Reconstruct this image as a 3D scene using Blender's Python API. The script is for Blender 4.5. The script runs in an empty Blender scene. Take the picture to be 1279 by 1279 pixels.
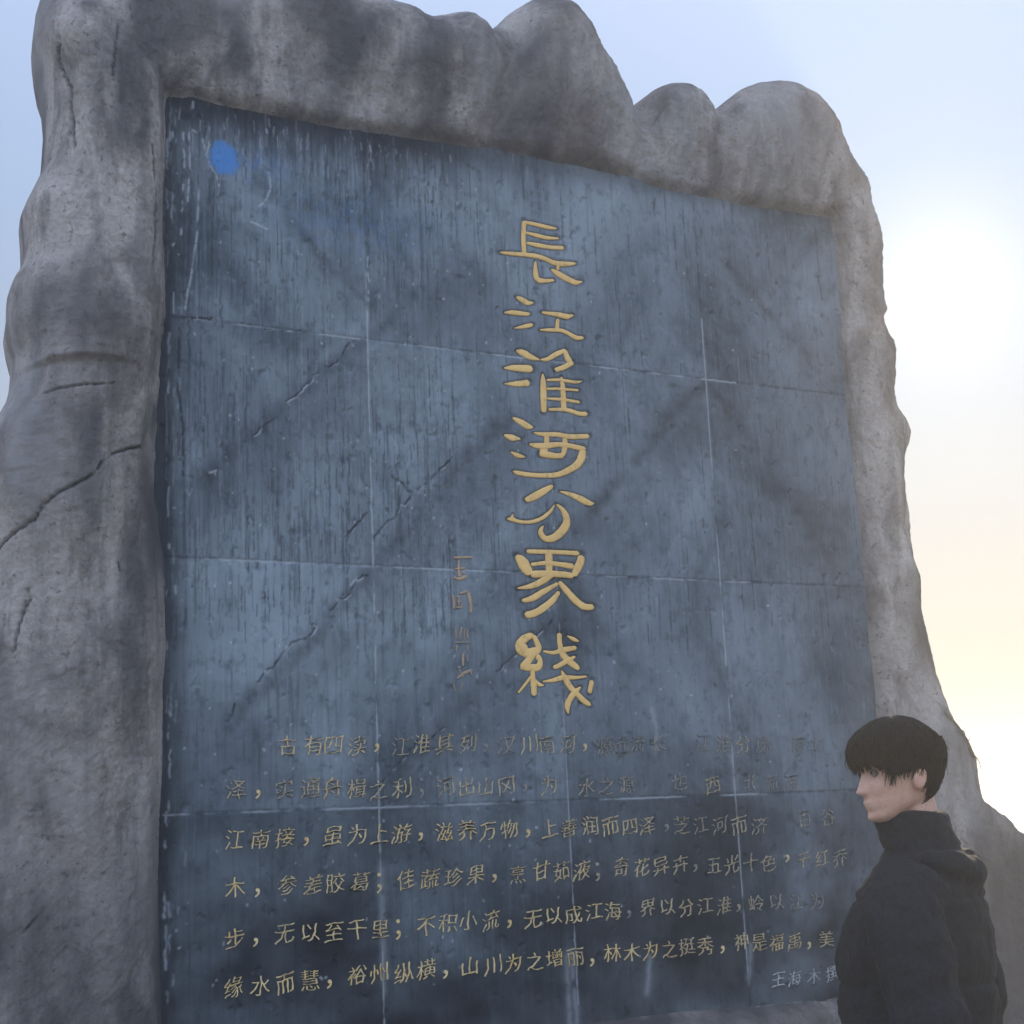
import bpy, bmesh, math, random
import numpy as np
from mathutils import Vector, Matrix

scene = bpy.context.scene
COL = scene.collection
R = math.radians
random.seed(5)
RNG = np.random.default_rng(11)

# ------------------------------------------------------------------ camera, sky, sun, exposure
cam_data = bpy.data.cameras.new('camera')
cam_data.sensor_width = 36.0
cam_data.lens = 36.0 * 1900.0 / 1279.0
cam_data.clip_start = 0.05
cam_data.clip_end = 6000
cam = bpy.data.objects.new('camera', cam_data)
COL.objects.link(cam)
_r = Vector((0.88536496, -0.46294969, -0.0425025))
_u = Vector((-0.05656568, -0.19801874, 0.97856471))
_f = Vector((0.46144252, 0.86398273, 0.20150592))
M = Matrix((( _r.x, _u.x, -_f.x, -1.75780692), (_r.y, _u.y, -_f.y, -6.58075421), (_r.z, _u.z, -_f.z, 1.6), (0, 0, 0, 1)))
cam.matrix_world = M
scene.camera = cam

SKY_GAIN, AUREOLE_DEG, BACK_SKY_FILL = 6.2, 2.1, 2.4
SUN_EL, SUN_AZ = 18.5, 45.1          # degrees above the horizon, degrees from +Y towards +X
world = bpy.data.worlds.new('World')
scene.world = world
world.use_nodes = True
wn = world.node_tree
wn.nodes.clear()
w_out = wn.nodes.new('ShaderNodeOutputWorld')
w_bg = wn.nodes.new('ShaderNodeBackground')
w_sky = wn.nodes.new('ShaderNodeTexSky')
w_sky.sky_type = 'NISHITA'
w_sky.sun_disc = False
w_sky.sun_elevation = R(SUN_EL)
w_sky.sun_rotation = R(SUN_AZ)
w_sky.altitude = 200
w_sky.air_density = 1.0
w_sky.dust_density = 2.4
w_sky.ozone_density = 1.6
# thin bright winter haze: the sky's own colours, its contrast softened, paler towards the horizon, with an aureole round the sun
w_gam = wn.nodes.new('ShaderNodeGamma')
w_gam.inputs[1].default_value = 0.10
wn.links.new(w_sky.outputs[0], w_gam.inputs[0])
w_tc = wn.nodes.new('ShaderNodeTexCoord')
w_sep = wn.nodes.new('ShaderNodeSeparateXYZ')
wn.links.new(w_tc.outputs['Generated'], w_sep.inputs[0])
w_ramp = wn.nodes.new('ShaderNodeValToRGB')
SKY_STOPS = ((0.0, (0.16, 0.13, 0.09)), (2.5, (0.20, 0.165, 0.12)), (7.0, (0.32, 0.33, 0.33)), (12.0, (0.37, 0.42, 0.48)), (18.0, (0.33, 0.42, 0.57)), (23.0, (0.35, 0.46, 0.66)), (31.0, (0.45, 0.565, 0.80)), (90.0, (0.50, 0.58, 0.78)))
for k, (el, c) in enumerate(SKY_STOPS):
    e = w_ramp.color_ramp.elements[k] if k < 2 else w_ramp.color_ramp.elements.new(1.0)
    e.position = math.sin(R(el))
    e.color = (*c, 1)
wn.links.new(w_sep.outputs['Z'], w_ramp.inputs[0])
w_mul = wn.nodes.new('ShaderNodeMix'); w_mul.data_type = 'RGBA'; w_mul.blend_type = 'MULTIPLY'
w_mul.inputs[0].default_value = 1.0
wn.links.new(w_gam.outputs[0], w_mul.inputs[6])
wn.links.new(w_ramp.outputs[0], w_mul.inputs[7])
w_dot = wn.nodes.new('ShaderNodeVectorMath'); w_dot.operation = 'DOT_PRODUCT'
w_dot.inputs[1].default_value = (math.sin(R(SUN_AZ)) * math.cos(R(SUN_EL)), math.cos(R(SUN_AZ)) * math.cos(R(SUN_EL)), math.sin(R(SUN_EL)))
wn.links.new(w_tc.outputs['Generated'], w_dot.inputs[0])
w_acos = wn.nodes.new('ShaderNodeMath'); w_acos.operation = 'ARCCOSINE'
wn.links.new(w_dot.outputs['Value'], w_acos.inputs[0])
w_neg = wn.nodes.new('ShaderNodeMath'); w_neg.operation = 'MULTIPLY'
w_neg.inputs[1].default_value = -1.0 / R(AUREOLE_DEG)
wn.links.new(w_acos.outputs[0], w_neg.inputs[0])
w_exp = wn.nodes.new('ShaderNodeMath'); w_exp.operation = 'EXPONENT'
wn.links.new(w_neg.outputs[0], w_exp.inputs[0])
w_add = wn.nodes.new('ShaderNodeMix'); w_add.data_type = 'RGBA'; w_add.blend_type = 'ADD'
w_add.inputs[7].default_value = (0.75, 0.67, 0.55, 1)
wn.links.new(w_exp.outputs[0], w_add.inputs[0])
wn.links.new(w_mul.outputs[2], w_add.inputs[6])
# unseen sky away from the sun, brightened as added fill for the shaded front
w_side = wn.nodes.new('ShaderNodeMapRange')
w_side.inputs['From Min'].default_value = 0.55
w_side.inputs['From Max'].default_value = -0.6
w_side.inputs['To Min'].default_value = 1.0
w_side.inputs['To Max'].default_value = BACK_SKY_FILL
wn.links.new(w_dot.outputs['Value'], w_side.inputs['Value'])
w_scb = wn.nodes.new('ShaderNodeVectorMath'); w_scb.operation = 'SCALE'
wn.links.new(w_add.outputs[2], w_scb.inputs[0])
wn.links.new(w_side.outputs[0], w_scb.inputs['Scale'])
w_sc = wn.nodes.new('ShaderNodeVectorMath'); w_sc.operation = 'SCALE'
w_sc.inputs['Scale'].default_value = SKY_GAIN
wn.links.new(w_scb.outputs[0], w_sc.inputs[0])
w_bg.inputs['Strength'].default_value = 0.12
wn.links.new(w_sc.outputs[0], w_bg.inputs[0])
wn.links.new(w_bg.outputs[0], w_out.inputs[0])

sun_data = bpy.data.lights.new('sun', 'SUN')
sun_data.energy = 2.7
sun_data.angle = R(0.5)
sun_data.color = (1.0, 0.82, 0.58)
sun = bpy.data.objects.new('sun', sun_data)
COL.objects.link(sun)
_d = Vector((math.sin(R(SUN_AZ)) * math.cos(R(SUN_EL)), math.cos(R(SUN_AZ)) * math.cos(R(SUN_EL)), math.sin(R(SUN_EL))))
sun.rotation_euler = _d.to_track_quat('Z', 'Y').to_euler()
sun.location = (20, 20, 20)

scene.view_settings.view_transform = 'Standard'
scene.view_settings.look = 'None'
scene.view_settings.gamma = 1.0
scene.view_settings.use_curve_mapping = False
scene.view_settings.exposure = 0.42
scene.render.engine = 'CYCLES'
scene.cycles.volume_bounces = 1

# ------------------------------------------------------------------ measured outlines (millimetres on the panel plane: x right, z up)
SIL_LEFT = [(-951,274),(-912,862),(-883,1479),(-860,2124),(-823,2594),(-783,3011),(-737,3297),(-694,3452),(-662,3521),(-644,3603),(-636,3725),(-662,3800),(-674,3858),(-665,3945),(-667,4031),(-648,4102),(-615,4156),(-606,4218),(-611,4313),(-620,4415),(-607,4467),(-564,4568),(-533,4644),(-525,4756),(-520,4916),(-530,5026),(-542,5128),(-566,5229),(-586,5306),(-580,5372)]
SIL_TOP = [(-571,5473),(-529,5586),(-401,5700),(-194,5824),(81,5937),(366,5974),(619,5951),(879,5947),(1079,5921),(1210,5887),(1306,5877),(1436,5846),(1493,5877),(1566,5913),(1662,5921),(1719,5886),(1770,5836),(1816,5884),(1909,5987),(2013,6064),(2107,6135),(2222,6167),(2315,6164),(2355,6133),(2381,6050),(2399,5916),(2489,5836),(2588,5734),(2662,5645),(2718,5602),(2772,5682),(2859,5749),(2973,5803),(3085,5821),(3179,5789),(3248,5731),(3290,5694),(3365,5765),(3490,5867),(3614,5928),(3718,5955),(3857,5957),(3975,5917),(4072,5841),(4128,5729),(4193,5635),(4308,5534)]
SIL_RIGHT = [(4377,5472),(4407,5403),(4414,5304),(4439,5187),(4451,5021),(4446,4864),(4453,4710),(4472,4610),(4497,4552),(4461,4516),(4455,4465),(4480,4407),(4520,4325),(4522,4234),(4500,4105),(4487,4004),(4507,3906),(4567,3836),(4585,3773),(4557,3706),(4494,3598),(4446,3458),(4422,3262),(4420,3046),(4453,2919),(4498,2835),(4507,2764),(4489,2669),(4514,2529),(4524,2412),(4524,2273),(4543,2180),(4579,2032),(4626,1926),(4675,1834),(4690,1806),(4738,1796),(4780,1781),(4789,1671),(4793,1566),(4810,1506),(4843,1432),(4896,1366),(5009,1316),(5181,1267),(5455,1138),(5682,893),(5763,382),(5720,-240)]
IN_LEFT = [(-10,852),(-14,1171),(-19,1434),(-13,1700),(-4,1937),(-5,2247),(12,2458),(8,2689),(0,2850),(-8,3031),(-16,3325),(-21,3624),(-11,3814),(0,3950),(-5,4162),(-13,4318),(-13,4515),(1,4718),(0,4969)]
IN_TOP = [(11,5036),(127,5051),(205,5041),(484,5045),(858,5035),(1206,5051),(1477,5065),(1900,5073),(2244,5078),(2549,5074),(2862,5027),(3188,5022),(3333,5021),(3708,5041),(3868,5040),(3940,5047)]
IN_RIGHT = [(3980,5028),(3994,4659),(3995,4446),(3995,4070),(3980,3828),(3997,3553),(3992,2997),(4003,2787),(3992,2492),(4001,2268),(3982,1863),(3960,1389),(3937,1011)]
IN_BOT = [(3916,743),(3527,657),(3113,650),(2743,657),(2343,659),(2028,659),(1474,666),(932,681),(441,701),(92,717)]
TITLE = [
  [[(1907,4710,26),(1898,4621,27),(1898,4524,25)],[(1902,4702,17),(1966,4701,22),(2047,4695,21),(2102,4696,11)],[(1909,4645,12),(1976,4639,22),(2044,4635,20),(2113,4642,9)],[(1910,4588,13),(1973,4585,24),(2055,4584,22),(2139,4592,23)],[(1751,4511,13),(1823,4515,21),(1903,4520,23),(1970,4522,25),(2024,4514,25),(2078,4499,28),(2139,4502,28),(2209,4514,13)],[(1962,4492,12),(1960,4436,26),(1968,4395,31),(2004,4389,24),(2069,4401,14)],[(2098,4493,17),(2096,4461,17)],[(2055,4461,11),(2095,4442,33),(2155,4419,34),(2203,4407,27),(2244,4418,7)]],
  [[(1838,4280,10),(1870,4269,30),(1903,4256,27),(1938,4260,9)],[(1764,4185,9),(1820,4192,26),(1886,4193,22),(1915,4196,12)],[(1816,4106,5),(1870,4121,19),(1910,4133,22),(1929,4141,12)],[(1984,4213,12),(2035,4213,20),(2089,4213,27),(2136,4209,29),(2177,4221,7)],[(2081,4190,18),(2072,4130,25)],[(1966,4115,8),(2030,4122,19),(2098,4127,21),(2144,4114,22),(2185,4098,25),(2232,4102,16)]],
  [[(1824,3987,13),(1863,3979,37),(1908,3962,32),(1960,3952,6)],[(1746,3885,8),(1806,3892,33),(1872,3896,39),(1915,3898,37)],[(1746,3802,6),(1808,3807,26),(1868,3817,35),(1893,3822,34)],[(1964,3953,8),(2008,3962,22),(2063,3995,27),(2119,4022,20)],[(2115,4022,17),(2124,3986,34),(2145,3955,33)],[(2159,3959,26),(2100,3926,27),(2048,3905,24)],[(1973,3879,6),(1974,3837,29),(1972,3764,36),(1969,3670,30)],[(2083,3872,15),(2090,3818,28),(2090,3757,32),(2090,3695,32)],[(1995,3846,13),(2069,3855,17),(2170,3853,16),(2208,3863,5)],[(1992,3799,13),(2066,3806,15),(2184,3810,13)],[(1989,3747,11),(2076,3750,17),(2187,3745,16)],[(1996,3688,15),(2073,3696,19),(2127,3694,22),(2180,3683,23),(2230,3686,25)]],
  [[(1785,3627,11),(1825,3610,31),(1869,3590,34),(1902,3585,8)],[(1732,3531,10),(1775,3521,33),(1825,3518,10)],[(1766,3446,7),(1803,3431,25),(1847,3425,9)],[(1900,3557,6),(1959,3553,23),(2039,3559,25),(2119,3554,27),(2233,3566,25)],[(1979,3548,28),(1976,3492,31)],[(1873,3495,10),(1916,3490,28),(1982,3495,31),(2023,3504,28),(2089,3507,25),(2156,3500,27),(2207,3498,17)],[(1931,3450,31),(1980,3447,35),(2033,3445,28),(2074,3452,28)],[(1956,3487,50),(1962,3455,50)],[(2085,3545,28),(2086,3503,32),(2069,3448,25)],[(2193,3500,32),(2184,3457,45),(2158,3413,40),(2102,3376,34),(2034,3347,28),(1948,3336,24),(1856,3335,24),(1798,3340,22),(1772,3346,7)]],
  [[(2001,3286,20),(1943,3252,36),(1889,3222,38),(1838,3199,26)],[(2039,3259,6),(2101,3247,24),(2167,3225,35),(2213,3208,28),(2242,3209,6)],[(2006,3187,7),(1977,3149,16),(1923,3110,20),(1857,3089,18),(1793,3089,18),(1761,3097,22),(1728,3098,12)],[(1762,3125,6),(1756,3098,24)],[(2015,3191,9),(2050,3165,25),(2071,3125,39),(2069,3089,42),(2037,3047,45),(1989,3014,38),(1943,3008,32),(1921,3029,31),(1919,3052,23),(1935,3075,6)]],
  [[(1770,2914,24),(1802,2886,60),(1825,2852,60),(1849,2822,42)],[(1830,2938,21),(1926,2940,24),(2031,2942,22),(2136,2941,25)],[(2149,2931,41),(2140,2894,44),(2118,2858,41),(2098,2823,35)],[(1960,2939,41),(1957,2887,40),(1955,2812,34)],[(1852,2871,18),(1936,2883,22),(2014,2880,25),(2099,2872,31)],[(1849,2822,39),(1946,2829,34),(2024,2829,32),(2096,2824,28)],[(1986,2836,28),(1919,2793,34),(1846,2762,27),(1768,2748,8)],[(2004,2782,17),(1916,2736,30),(1850,2700,31),(1793,2687,17)],[(2008,2740,21),(1965,2692,34),(1898,2645,36),(1852,2624,37),(1806,2615,33)],[(2009,2792,22),(2046,2752,34),(2096,2702,37),(2147,2669,35),(2205,2667,30)]],
  [[(1847,2521,27),(1795,2496,42),(1765,2464,41),(1779,2434,41),(1829,2429,48),(1874,2449,36),(1864,2488,27),(1848,2517,24)],[(1765,2462,53),(1811,2446,42)],[(1848,2427,33),(1795,2370,38),(1774,2358,26),(1826,2355,36),(1870,2360,38),(1880,2394,27),(1860,2416,33)],[(1802,2381,35),(1820,2365,36)],[(1825,2312,13),(1790,2273,14),(1749,2231,11)],[(1834,2343,23),(1835,2299,28),(1838,2254,33),(1836,2217,27)],[(1840,2299,13),(1866,2274,20),(1893,2268,7)],[(1997,2531,28),(1997,2479,27),(2008,2429,34),(2045,2390,36),(2089,2359,30),(2094,2345,10)],[(1898,2438,11),(1957,2431,20),(2016,2446,27),(2091,2458,23)],[(2041,2517,7),(2077,2501,22),(2108,2490,6)],[(2082,2414,12),(2039,2393,24),(1985,2367,24),(1952,2356,19)],[(1887,2287,7),(1949,2294,20),(2008,2308,26),(2079,2308,18),(2143,2314,11)],[(1997,2344,8),(2020,2300,30),(2044,2261,30),(2075,2233,28),(2118,2193,29),(2157,2170,19)],[(2104,2262,7),(2068,2233,30),(2037,2199,30),(2022,2166,30),(2025,2128,6)],[(2173,2295,26),(2153,2230,25)]],
]
SIGNATURE = [[(1421,2888,10),(1526,2894,11)],[(1426,2833,7),(1481,2838,8)],[(1450,2877,7),(1447,2831,12),(1450,2795,15)],[(1417,2791,8),(1450,2784,15),(1489,2799,16)],[(1468,2818,8),(1479,2809,10)],[(1412,2704,15),(1414,2668,13),(1414,2635,11)],[(1447,2711,7),(1493,2725,14)],[(1491,2724,16),(1506,2671,18),(1505,2619,15)],[(1430,2695,8),(1457,2698,8)],[(1443,2695,9),(1441,2650,9)],[(1431,2671,8),(1457,2674,8)],[(1426,2642,9),(1460,2647,11)],[(1450,2660,7),(1459,2654,7)],[(1418,2547,9),(1420,2496,8)],[(1453,2548,7),(1439,2490,5)],[(1469,2542,5),(1463,2490,5)],[(1481,2539,9),(1482,2494,7)],[(1413,2473,5),(1498,2475,5)],[(1423,2458,7),(1419,2429,5)],[(1478,2459,7),(1482,2430,5)],[(1455,2420,12),(1451,2360,11)],[(1476,2415,7),(1479,2382,7)],[(1423,2353,8),(1440,2353,9)],[(1417,2298,9),(1457,2325,15),(1503,2341,13)],[(1430,2347,7),(1449,2306,9)],[(1489,2338,8),(1498,2313,7)],[(1399,2274,7),(1404,2237,5)],[(1448,2281,7),(1436,2243,5)]]
TEXT = [
  [('古',562,1991,98,94,0.35),('有',684,1992,100,94,0.35),('四',784,1995,100,95,0.35),('渎',894,1989,101,94,0.4),('，',993,1977,101,94,0.3),('江',1114,1979,101,94,0.6),('淮',1224,1992,101,94,0.4),('其',1341,1991,102,94,0.45),('列',1463,1985,102,94,0.5),('，',1556,1969,102,94,0.7),('汉',1669,1982,102,94,0.65),('川',1796,1984,103,94,0.4),('南',1894,1979,103,94,0.55),('河',2011,1981,103,94,0.55),('，',2106,1961,103,94,0.4),('源',2218,1967,103,94,0.7),('远',2316,1969,103,94,0.72),('流',2421,1976,104,94,0.72),('长',2537,1978,104,94,0.72),('江',2817,1975,104,94,0.78),('淮',2943,1969,104,94,0.7),('分',3071,1967,105,94,0.62),('脉',3200,1965,105,94,0.78),('南',3433,1958,105,94,0.8),('北',3563,1956,105,94,0.8)],
  [('泽',324,1806,94,91,0.5),('，',422,1782,96,91,0.15),('实',545,1803,97,92,0.55),('通',669,1800,99,93,0.5),('舟',773,1797,100,93,0.4),('楫',889,1794,100,93,0.4),('之',996,1780,100,93,0.5),('利',1116,1791,101,93,0.4),('；',1214,1789,101,93,0.75),('河',1341,1789,101,93,0.5),('出',1446,1786,101,93,0.45),('山',1548,1780,101,93,0.5),('冈',1660,1788,102,93,0.5),('，',1759,1774,102,93,0.7),('为',1892,1778,102,93,0.5),('水',2108,1769,102,93,0.6),('之',2219,1770,103,93,0.65),('源',2336,1771,103,93,0.65),('也',2653,1779,103,93,0.7),('西',2859,1757,104,93,0.55),('北',3104,1767,104,93,0.72),('流',3234,1764,104,93,0.72),('南',3371,1761,104,93,0.74)],
  [('江',315,1589,94,90,0.2),('南',431,1588,95,90,0.2),('接',546,1586,97,91,0.25),('，',643,1568,98,92,0.2),('虽',772,1584,99,92,0.25),('为',888,1583,99,92,0.25),('上',998,1582,100,92,0.3),('游',1106,1585,100,92,0.25),('，',1202,1566,100,92,0.2),('滋',1325,1580,100,92,0.2),('养',1442,1582,101,92,0.25),('万',1551,1574,101,92,0.3),('物',1667,1577,101,92,0.3),('，',1766,1558,101,92,0.25),('上',1886,1576,101,92,0.3),('善',1997,1576,102,92,0.4),('润',2115,1579,102,92,0.35),('而',2230,1575,102,92,0.35),('四',2341,1570,102,92,0.4),('泽',2445,1570,102,92,0.5),('，',2559,1554,102,92,0.7),('芝',2651,1563,103,92,0.6),('江',2768,1558,103,92,0.68),('河',2887,1554,103,92,0.65),('而',3008,1549,103,92,0.55),('济',3135,1544,103,92,0.65),('百',3436,1566,104,92,0.7),('谷',3587,1565,104,92,0.7)],
  [('木',314,1382,93,89,0.15),('，',415,1359,94,89,0.1),('参',554,1386,96,90,0.3),('差',674,1379,98,91,0.35),('胶',780,1384,98,91,0.25),('葛',899,1381,99,91,0.3),('；',989,1369,99,91,0.3),('佳',1124,1379,99,91,0.3),('蔬',1244,1376,99,91,0.3),('珍',1363,1377,100,91,0.3),('果',1480,1379,100,91,0.3),('，',1576,1359,100,91,0.25),('烹',1704,1370,100,91,0.4),('甘',1831,1379,101,91,0.3),('茹',1941,1373,101,91,0.35),('液',2052,1368,101,91,0.35),('；',2142,1359,101,91,0.6),('奇',2281,1371,101,91,0.45),('花',2398,1369,102,91,0.35),('异',2511,1371,102,91,0.4),('卉',2631,1369,102,91,0.45),('，',2717,1349,102,91,0.7),('五',2836,1359,102,91,0.55),('光',2945,1354,102,91,0.52),('十',3067,1356,102,91,0.55),('色',3179,1351,102,91,0.55),('，',3300,1369,103,91,0.3),('千',3405,1360,103,91,0.55),('红',3527,1359,103,91,0.55),('乔',3650,1349,103,91,0.62)],
  [('步',313,1174,93,87,0.2),('，',405,1151,94,88,0.1),('无',540,1182,95,89,0.3),('以',655,1177,97,90,0.2),('至',768,1166,98,90,0.2),('千',879,1172,98,90,0.2),('里',991,1168,98,90,0.3),('；',1077,1159,98,90,0.15),('不',1217,1167,99,90,0.2),('积',1331,1170,99,90,0.3),('小',1433,1171,99,90,0.25),('流',1550,1167,99,90,0.3),('，',1646,1146,100,90,0.2),('无',1776,1163,100,90,0.25),('以',1885,1171,100,90,0.2),('成',1996,1167,100,90,0.25),('江',2113,1171,100,90,0.25),('海',2217,1165,101,90,0.3),('，',2308,1148,101,90,0.75),('界',2421,1175,101,90,0.4),('以',2535,1172,101,90,0.4),('分',2649,1161,101,90,0.4),('江',2765,1158,101,90,0.5),('淮',2878,1151,101,90,0.5),('，',2966,1138,101,89,0.6),('岭',3079,1155,102,90,0.55),('以',3207,1155,102,90,0.65),('江',3336,1147,102,89,0.7),('为',3472,1143,102,89,0.7)],
  [('缘',308,972,92,86,0.1),('水',425,969,93,87,0.1),('而',538,970,95,88,0.1),('慧',652,970,96,88,0.12),('，',741,949,97,89,0.1),('裕',874,973,97,89,0.15),('州',982,974,98,89,0.15),('纵',1099,968,98,89,0.15),('横',1210,970,98,89,0.15),('，',1306,945,98,89,0.1),('山',1433,966,99,89,0.12),('川',1554,968,99,89,0.12),('为',1659,967,99,89,0.12),('之',1775,965,99,89,0.15),('增',1883,968,99,89,0.15),('丽',1993,967,100,89,0.35),('，',2085,938,100,88,0.15),('林',2200,970,100,89,0.15),('木',2314,969,100,89,0.15),('为',2421,969,100,89,0.18),('之',2533,964,100,89,0.3),('挺',2638,968,100,89,0.4),('秀',2749,964,101,88,0.3),('，',2850,941,101,88,0.1),('神',2971,967,101,88,0.4),('是',3081,963,101,88,0.4),('福',3192,952,101,88,0.38),('禹',3305,947,101,88,0.42),('，',3397,921,101,88,0.3),('美',3515,945,101,88,0.45)],
  [('之',524,745,94,86,0.1),('心',626,742,95,87,0.1)],
]
CREDIT = [('王',3185,766,92,80,0.2),('海',3287,765,92,80,0.3),('木',3412,767,93,80,0.45),('撰',3534,769,93,80,0.35)]
CRACKS = [[(1331,3290),(1278,3233),(1214,3203),(1190,3154),(1139,3130),(1127,3082),(1070,3037),(1019,2982),(1002,2956)],[(984,3100),(939,3045),(889,2996),(856,2969)],[(971,2791),(905,2758),(877,2696),(823,2664),(775,2613)],[(690,2546),(705,2532),(689,2502),(632,2481),(576,2451),(534,2392),(483,2343),(423,2276)],[(319,2181),(309,2134),(289,2107)],[(1110,3280),(1159,3247),(1203,3202)],[(1439,3395),(1331,3290)],[(995,3954),(908,3931),(863,3856),(834,3818),(749,3775)],[(749,3775),(664,3670),(567,3580),(526,3523),(418,3421)],[(67,3955),(236,3964)],[(355,3956),(409,3955)],[(476,3950),(558,3953),(655,3950)],[(1365,2081),(1279,2025),(1175,1989),(1112,1916),(1008,1809)],[(1196,2007),(1162,1960),(1132,1923)],[(1959,2593),(1771,2449),(1633,2330)]]
DARK_BANDS = [[(164,3189),(468,3459),(750,3740),(994,3948),(1359,4306),(1452,4404)],[(289,2089),(456,2249),(728,2507),(974,2798),(1275,3105),(1410,3274),(1783,3633)],[(988,1791),(1279,2006),(1542,2252),(1911,2551)],[(2201,3137),(2541,3481),(2820,3792),(3015,3934)],[(3014,3924),(3234,3670),(3579,3238),(3824,2885)],[(3186,4670),(3467,4396),(3727,4138),(3830,4005)],[(481,4677),(761,4349),(966,4171)]]
SCRATCHES = [[(494,4963),(507,4915)],[(436,4781),(450,4826)],[(505,4743),(514,4673),(494,4606),(441,4541)],[(413,4473),(495,4451)],[(129,4893),(152,4885)],[(179,4855),(192,4794)],[(238,4704),(249,4664)],[(991,4981),(997,4930)],[(1036,4997),(1042,4946)],[(933,5037),(946,4995)],[(1088,4991),(1097,4953)],[(85,4873),(90,4720),(82,4553),(73,4359)],[(112,4892),(116,4683),(105,4529)],[(158,4593),(151,4371),(125,4190),(93,3998)],[(132,5037),(129,4994)],[(226,5063),(294,5066)],[(1013,4384),(1011,4212),(1000,4040)],[(208,3230),(238,3241)],[(112,3117),(126,3148)],[(1278,3235),(1216,3200),(1185,3153)],[(576,2456),(532,2392)],[(911,2766),(885,2737)],[(861,2685),(813,2659)],[(3316,640),(2815,642)]]
RUNS = [[(1972,991),(1983,806),(1993,663)],[(1951,1011),(1949,667)],[(2521,2153),(2536,2031),(2519,1930)],[(2418,938),(2388,771)],[(1002,1132),(1003,890)],[(3030,951),(2999,777)],[(999,1450),(1002,1132)],[(2998,1902),(2999,1737)]]
BLUE = (283,4775)
ROCK_CRACKS = [[(-753,2770),(-667,2854),(-585,2913),(-554,2982),(-509,3026),(-444,3075),(-378,3124),(-338,3183),(-268,3238),(-175,3280),(-89,3305)],[(-499,3034),(-434,3086)],[(-500,5150),(-506,5090),(-487,5016),(-458,4937),(-455,4734),(-450,4639)],[(-277,5259),(-297,5115),(-303,4977)],[(-216,5373),(-212,5301)],[(-604,2600),(-649,2484),(-677,2321)],[(-611,2633),(-663,2418)],[(-549,3467),(-423,3508),(-288,3542)],[(-616,1270),(-563,1327)],[(-567,4972),(-559,4943)],[(-120,4700),(-101,4413),(-110,4108)],[(-229,2766),(-212,2698)]]
PERSON_LOC = (0.760, -3.765, 0.0)
PERSON_RZ = -2.50
PERSON_HEAD_TURN = 36.0

# ------------------------------------------------------------------ helpers
def mesh_np(name, verts, faces, mat=None, parent=None, smooth=True, attrs=None):
    """verts (n,3), faces (m,3|4) int array, or list of such arrays."""
    if not isinstance(faces, (list, tuple)):
        faces = [faces]
    faces = [np.asarray(f, dtype=np.int32) for f in faces if len(f)]
    me = bpy.data.meshes.new(name)
    nl = sum(f.size for f in faces)
    nf = sum(len(f) for f in faces)
    me.vertices.add(len(verts))
    me.vertices.foreach_set('co', np.asarray(verts, dtype=np.float32).ravel())
    me.loops.add(nl)
    me.loops.foreach_set('vertex_index', np.concatenate([f.ravel() for f in faces]))
    me.polygons.add(nf)
    tot = np.concatenate([np.full(len(f), f.shape[1], dtype=np.int32) for f in faces])
    start = np.concatenate([[0], np.cumsum(tot)[:-1]]).astype(np.int32)
    me.polygons.foreach_set('loop_start', start)
    me.polygons.foreach_set('loop_total', tot)
    me.update(calc_edges=True)
    me.validate()
    me.polygons.foreach_set('use_smooth', np.full(len(me.polygons), smooth, dtype=bool))
    for an, av in (attrs or {}).items():
        av = np.asarray(av, dtype=np.float32)
        if av.ndim == 1:
            a = me.attributes.new(an, 'FLOAT', 'POINT')
            a.data.foreach_set('value', av)
        else:
            a = me.attributes.new(an, 'FLOAT_COLOR', 'POINT')
            a.data.foreach_set('color', np.hstack([av, np.ones((len(av), 4 - av.shape[1]), np.float32)]).ravel())
    if mat:
        me.materials.append(mat)
    o = bpy.data.objects.new(name, me)
    COL.objects.link(o)
    if parent:
        o.parent = parent
    return o


def empty(name, loc, label, cat, rz=0.0):
    o = bpy.data.objects.new(name, None)
    COL.objects.link(o)
    o.location = loc
    o.rotation_euler = (0, 0, rz)
    o['label'] = label
    o['category'] = cat
    return o


def _hash(ix, iy, iz, seed):
    h = (ix.astype(np.uint32) * np.uint32(374761393) + iy.astype(np.uint32) * np.uint32(668265263)
         + iz.astype(np.uint32) * np.uint32(2147483647) + np.uint32(seed * 974711 + 13))
    h = (h ^ (h >> np.uint32(13))) * np.uint32(1274126177)
    h = h ^ (h >> np.uint32(16))
    return h


def noise3(x, y, z, seed=0):
    """value/gradient-like smooth noise in about -1..1"""
    x, y, z = np.broadcast_arrays(np.asarray(x, float), np.asarray(y, float), np.asarray(z, float))
    fx, fy, fz = np.floor(x), np.floor(y), np.floor(z)
    ix, iy, iz = fx.astype(np.int64), fy.astype(np.int64), fz.astype(np.int64)
    dx, dy, dz = x - fx, y - fy, z - fz
    ux, uy, uz = [d * d * d * (d * (d * 6 - 15) + 10) for d in (dx, dy, dz)]
    r = 0.0
    for cx_ in (0, 1):
        for cy_ in (0, 1):
            for cz_ in (0, 1):
                h = _hash(ix + cx_, iy + cy_, iz + cz_, seed)
                gx = (h & np.uint32(1023)).astype(float) / 511.5 - 1
                gy = ((h >> np.uint32(10)) & np.uint32(1023)).astype(float) / 511.5 - 1
                gz = ((h >> np.uint32(20)) & np.uint32(1023)).astype(float) / 511.5 - 1
                d = gx * (dx - cx_) + gy * (dy - cy_) + gz * (dz - cz_)
                wx = ux if cx_ else 1 - ux
                wy = uy if cy_ else 1 - uy
                wz = uz if cz_ else 1 - uz
                r = r + d * wx * wy * wz
    return r * 1.5


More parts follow.
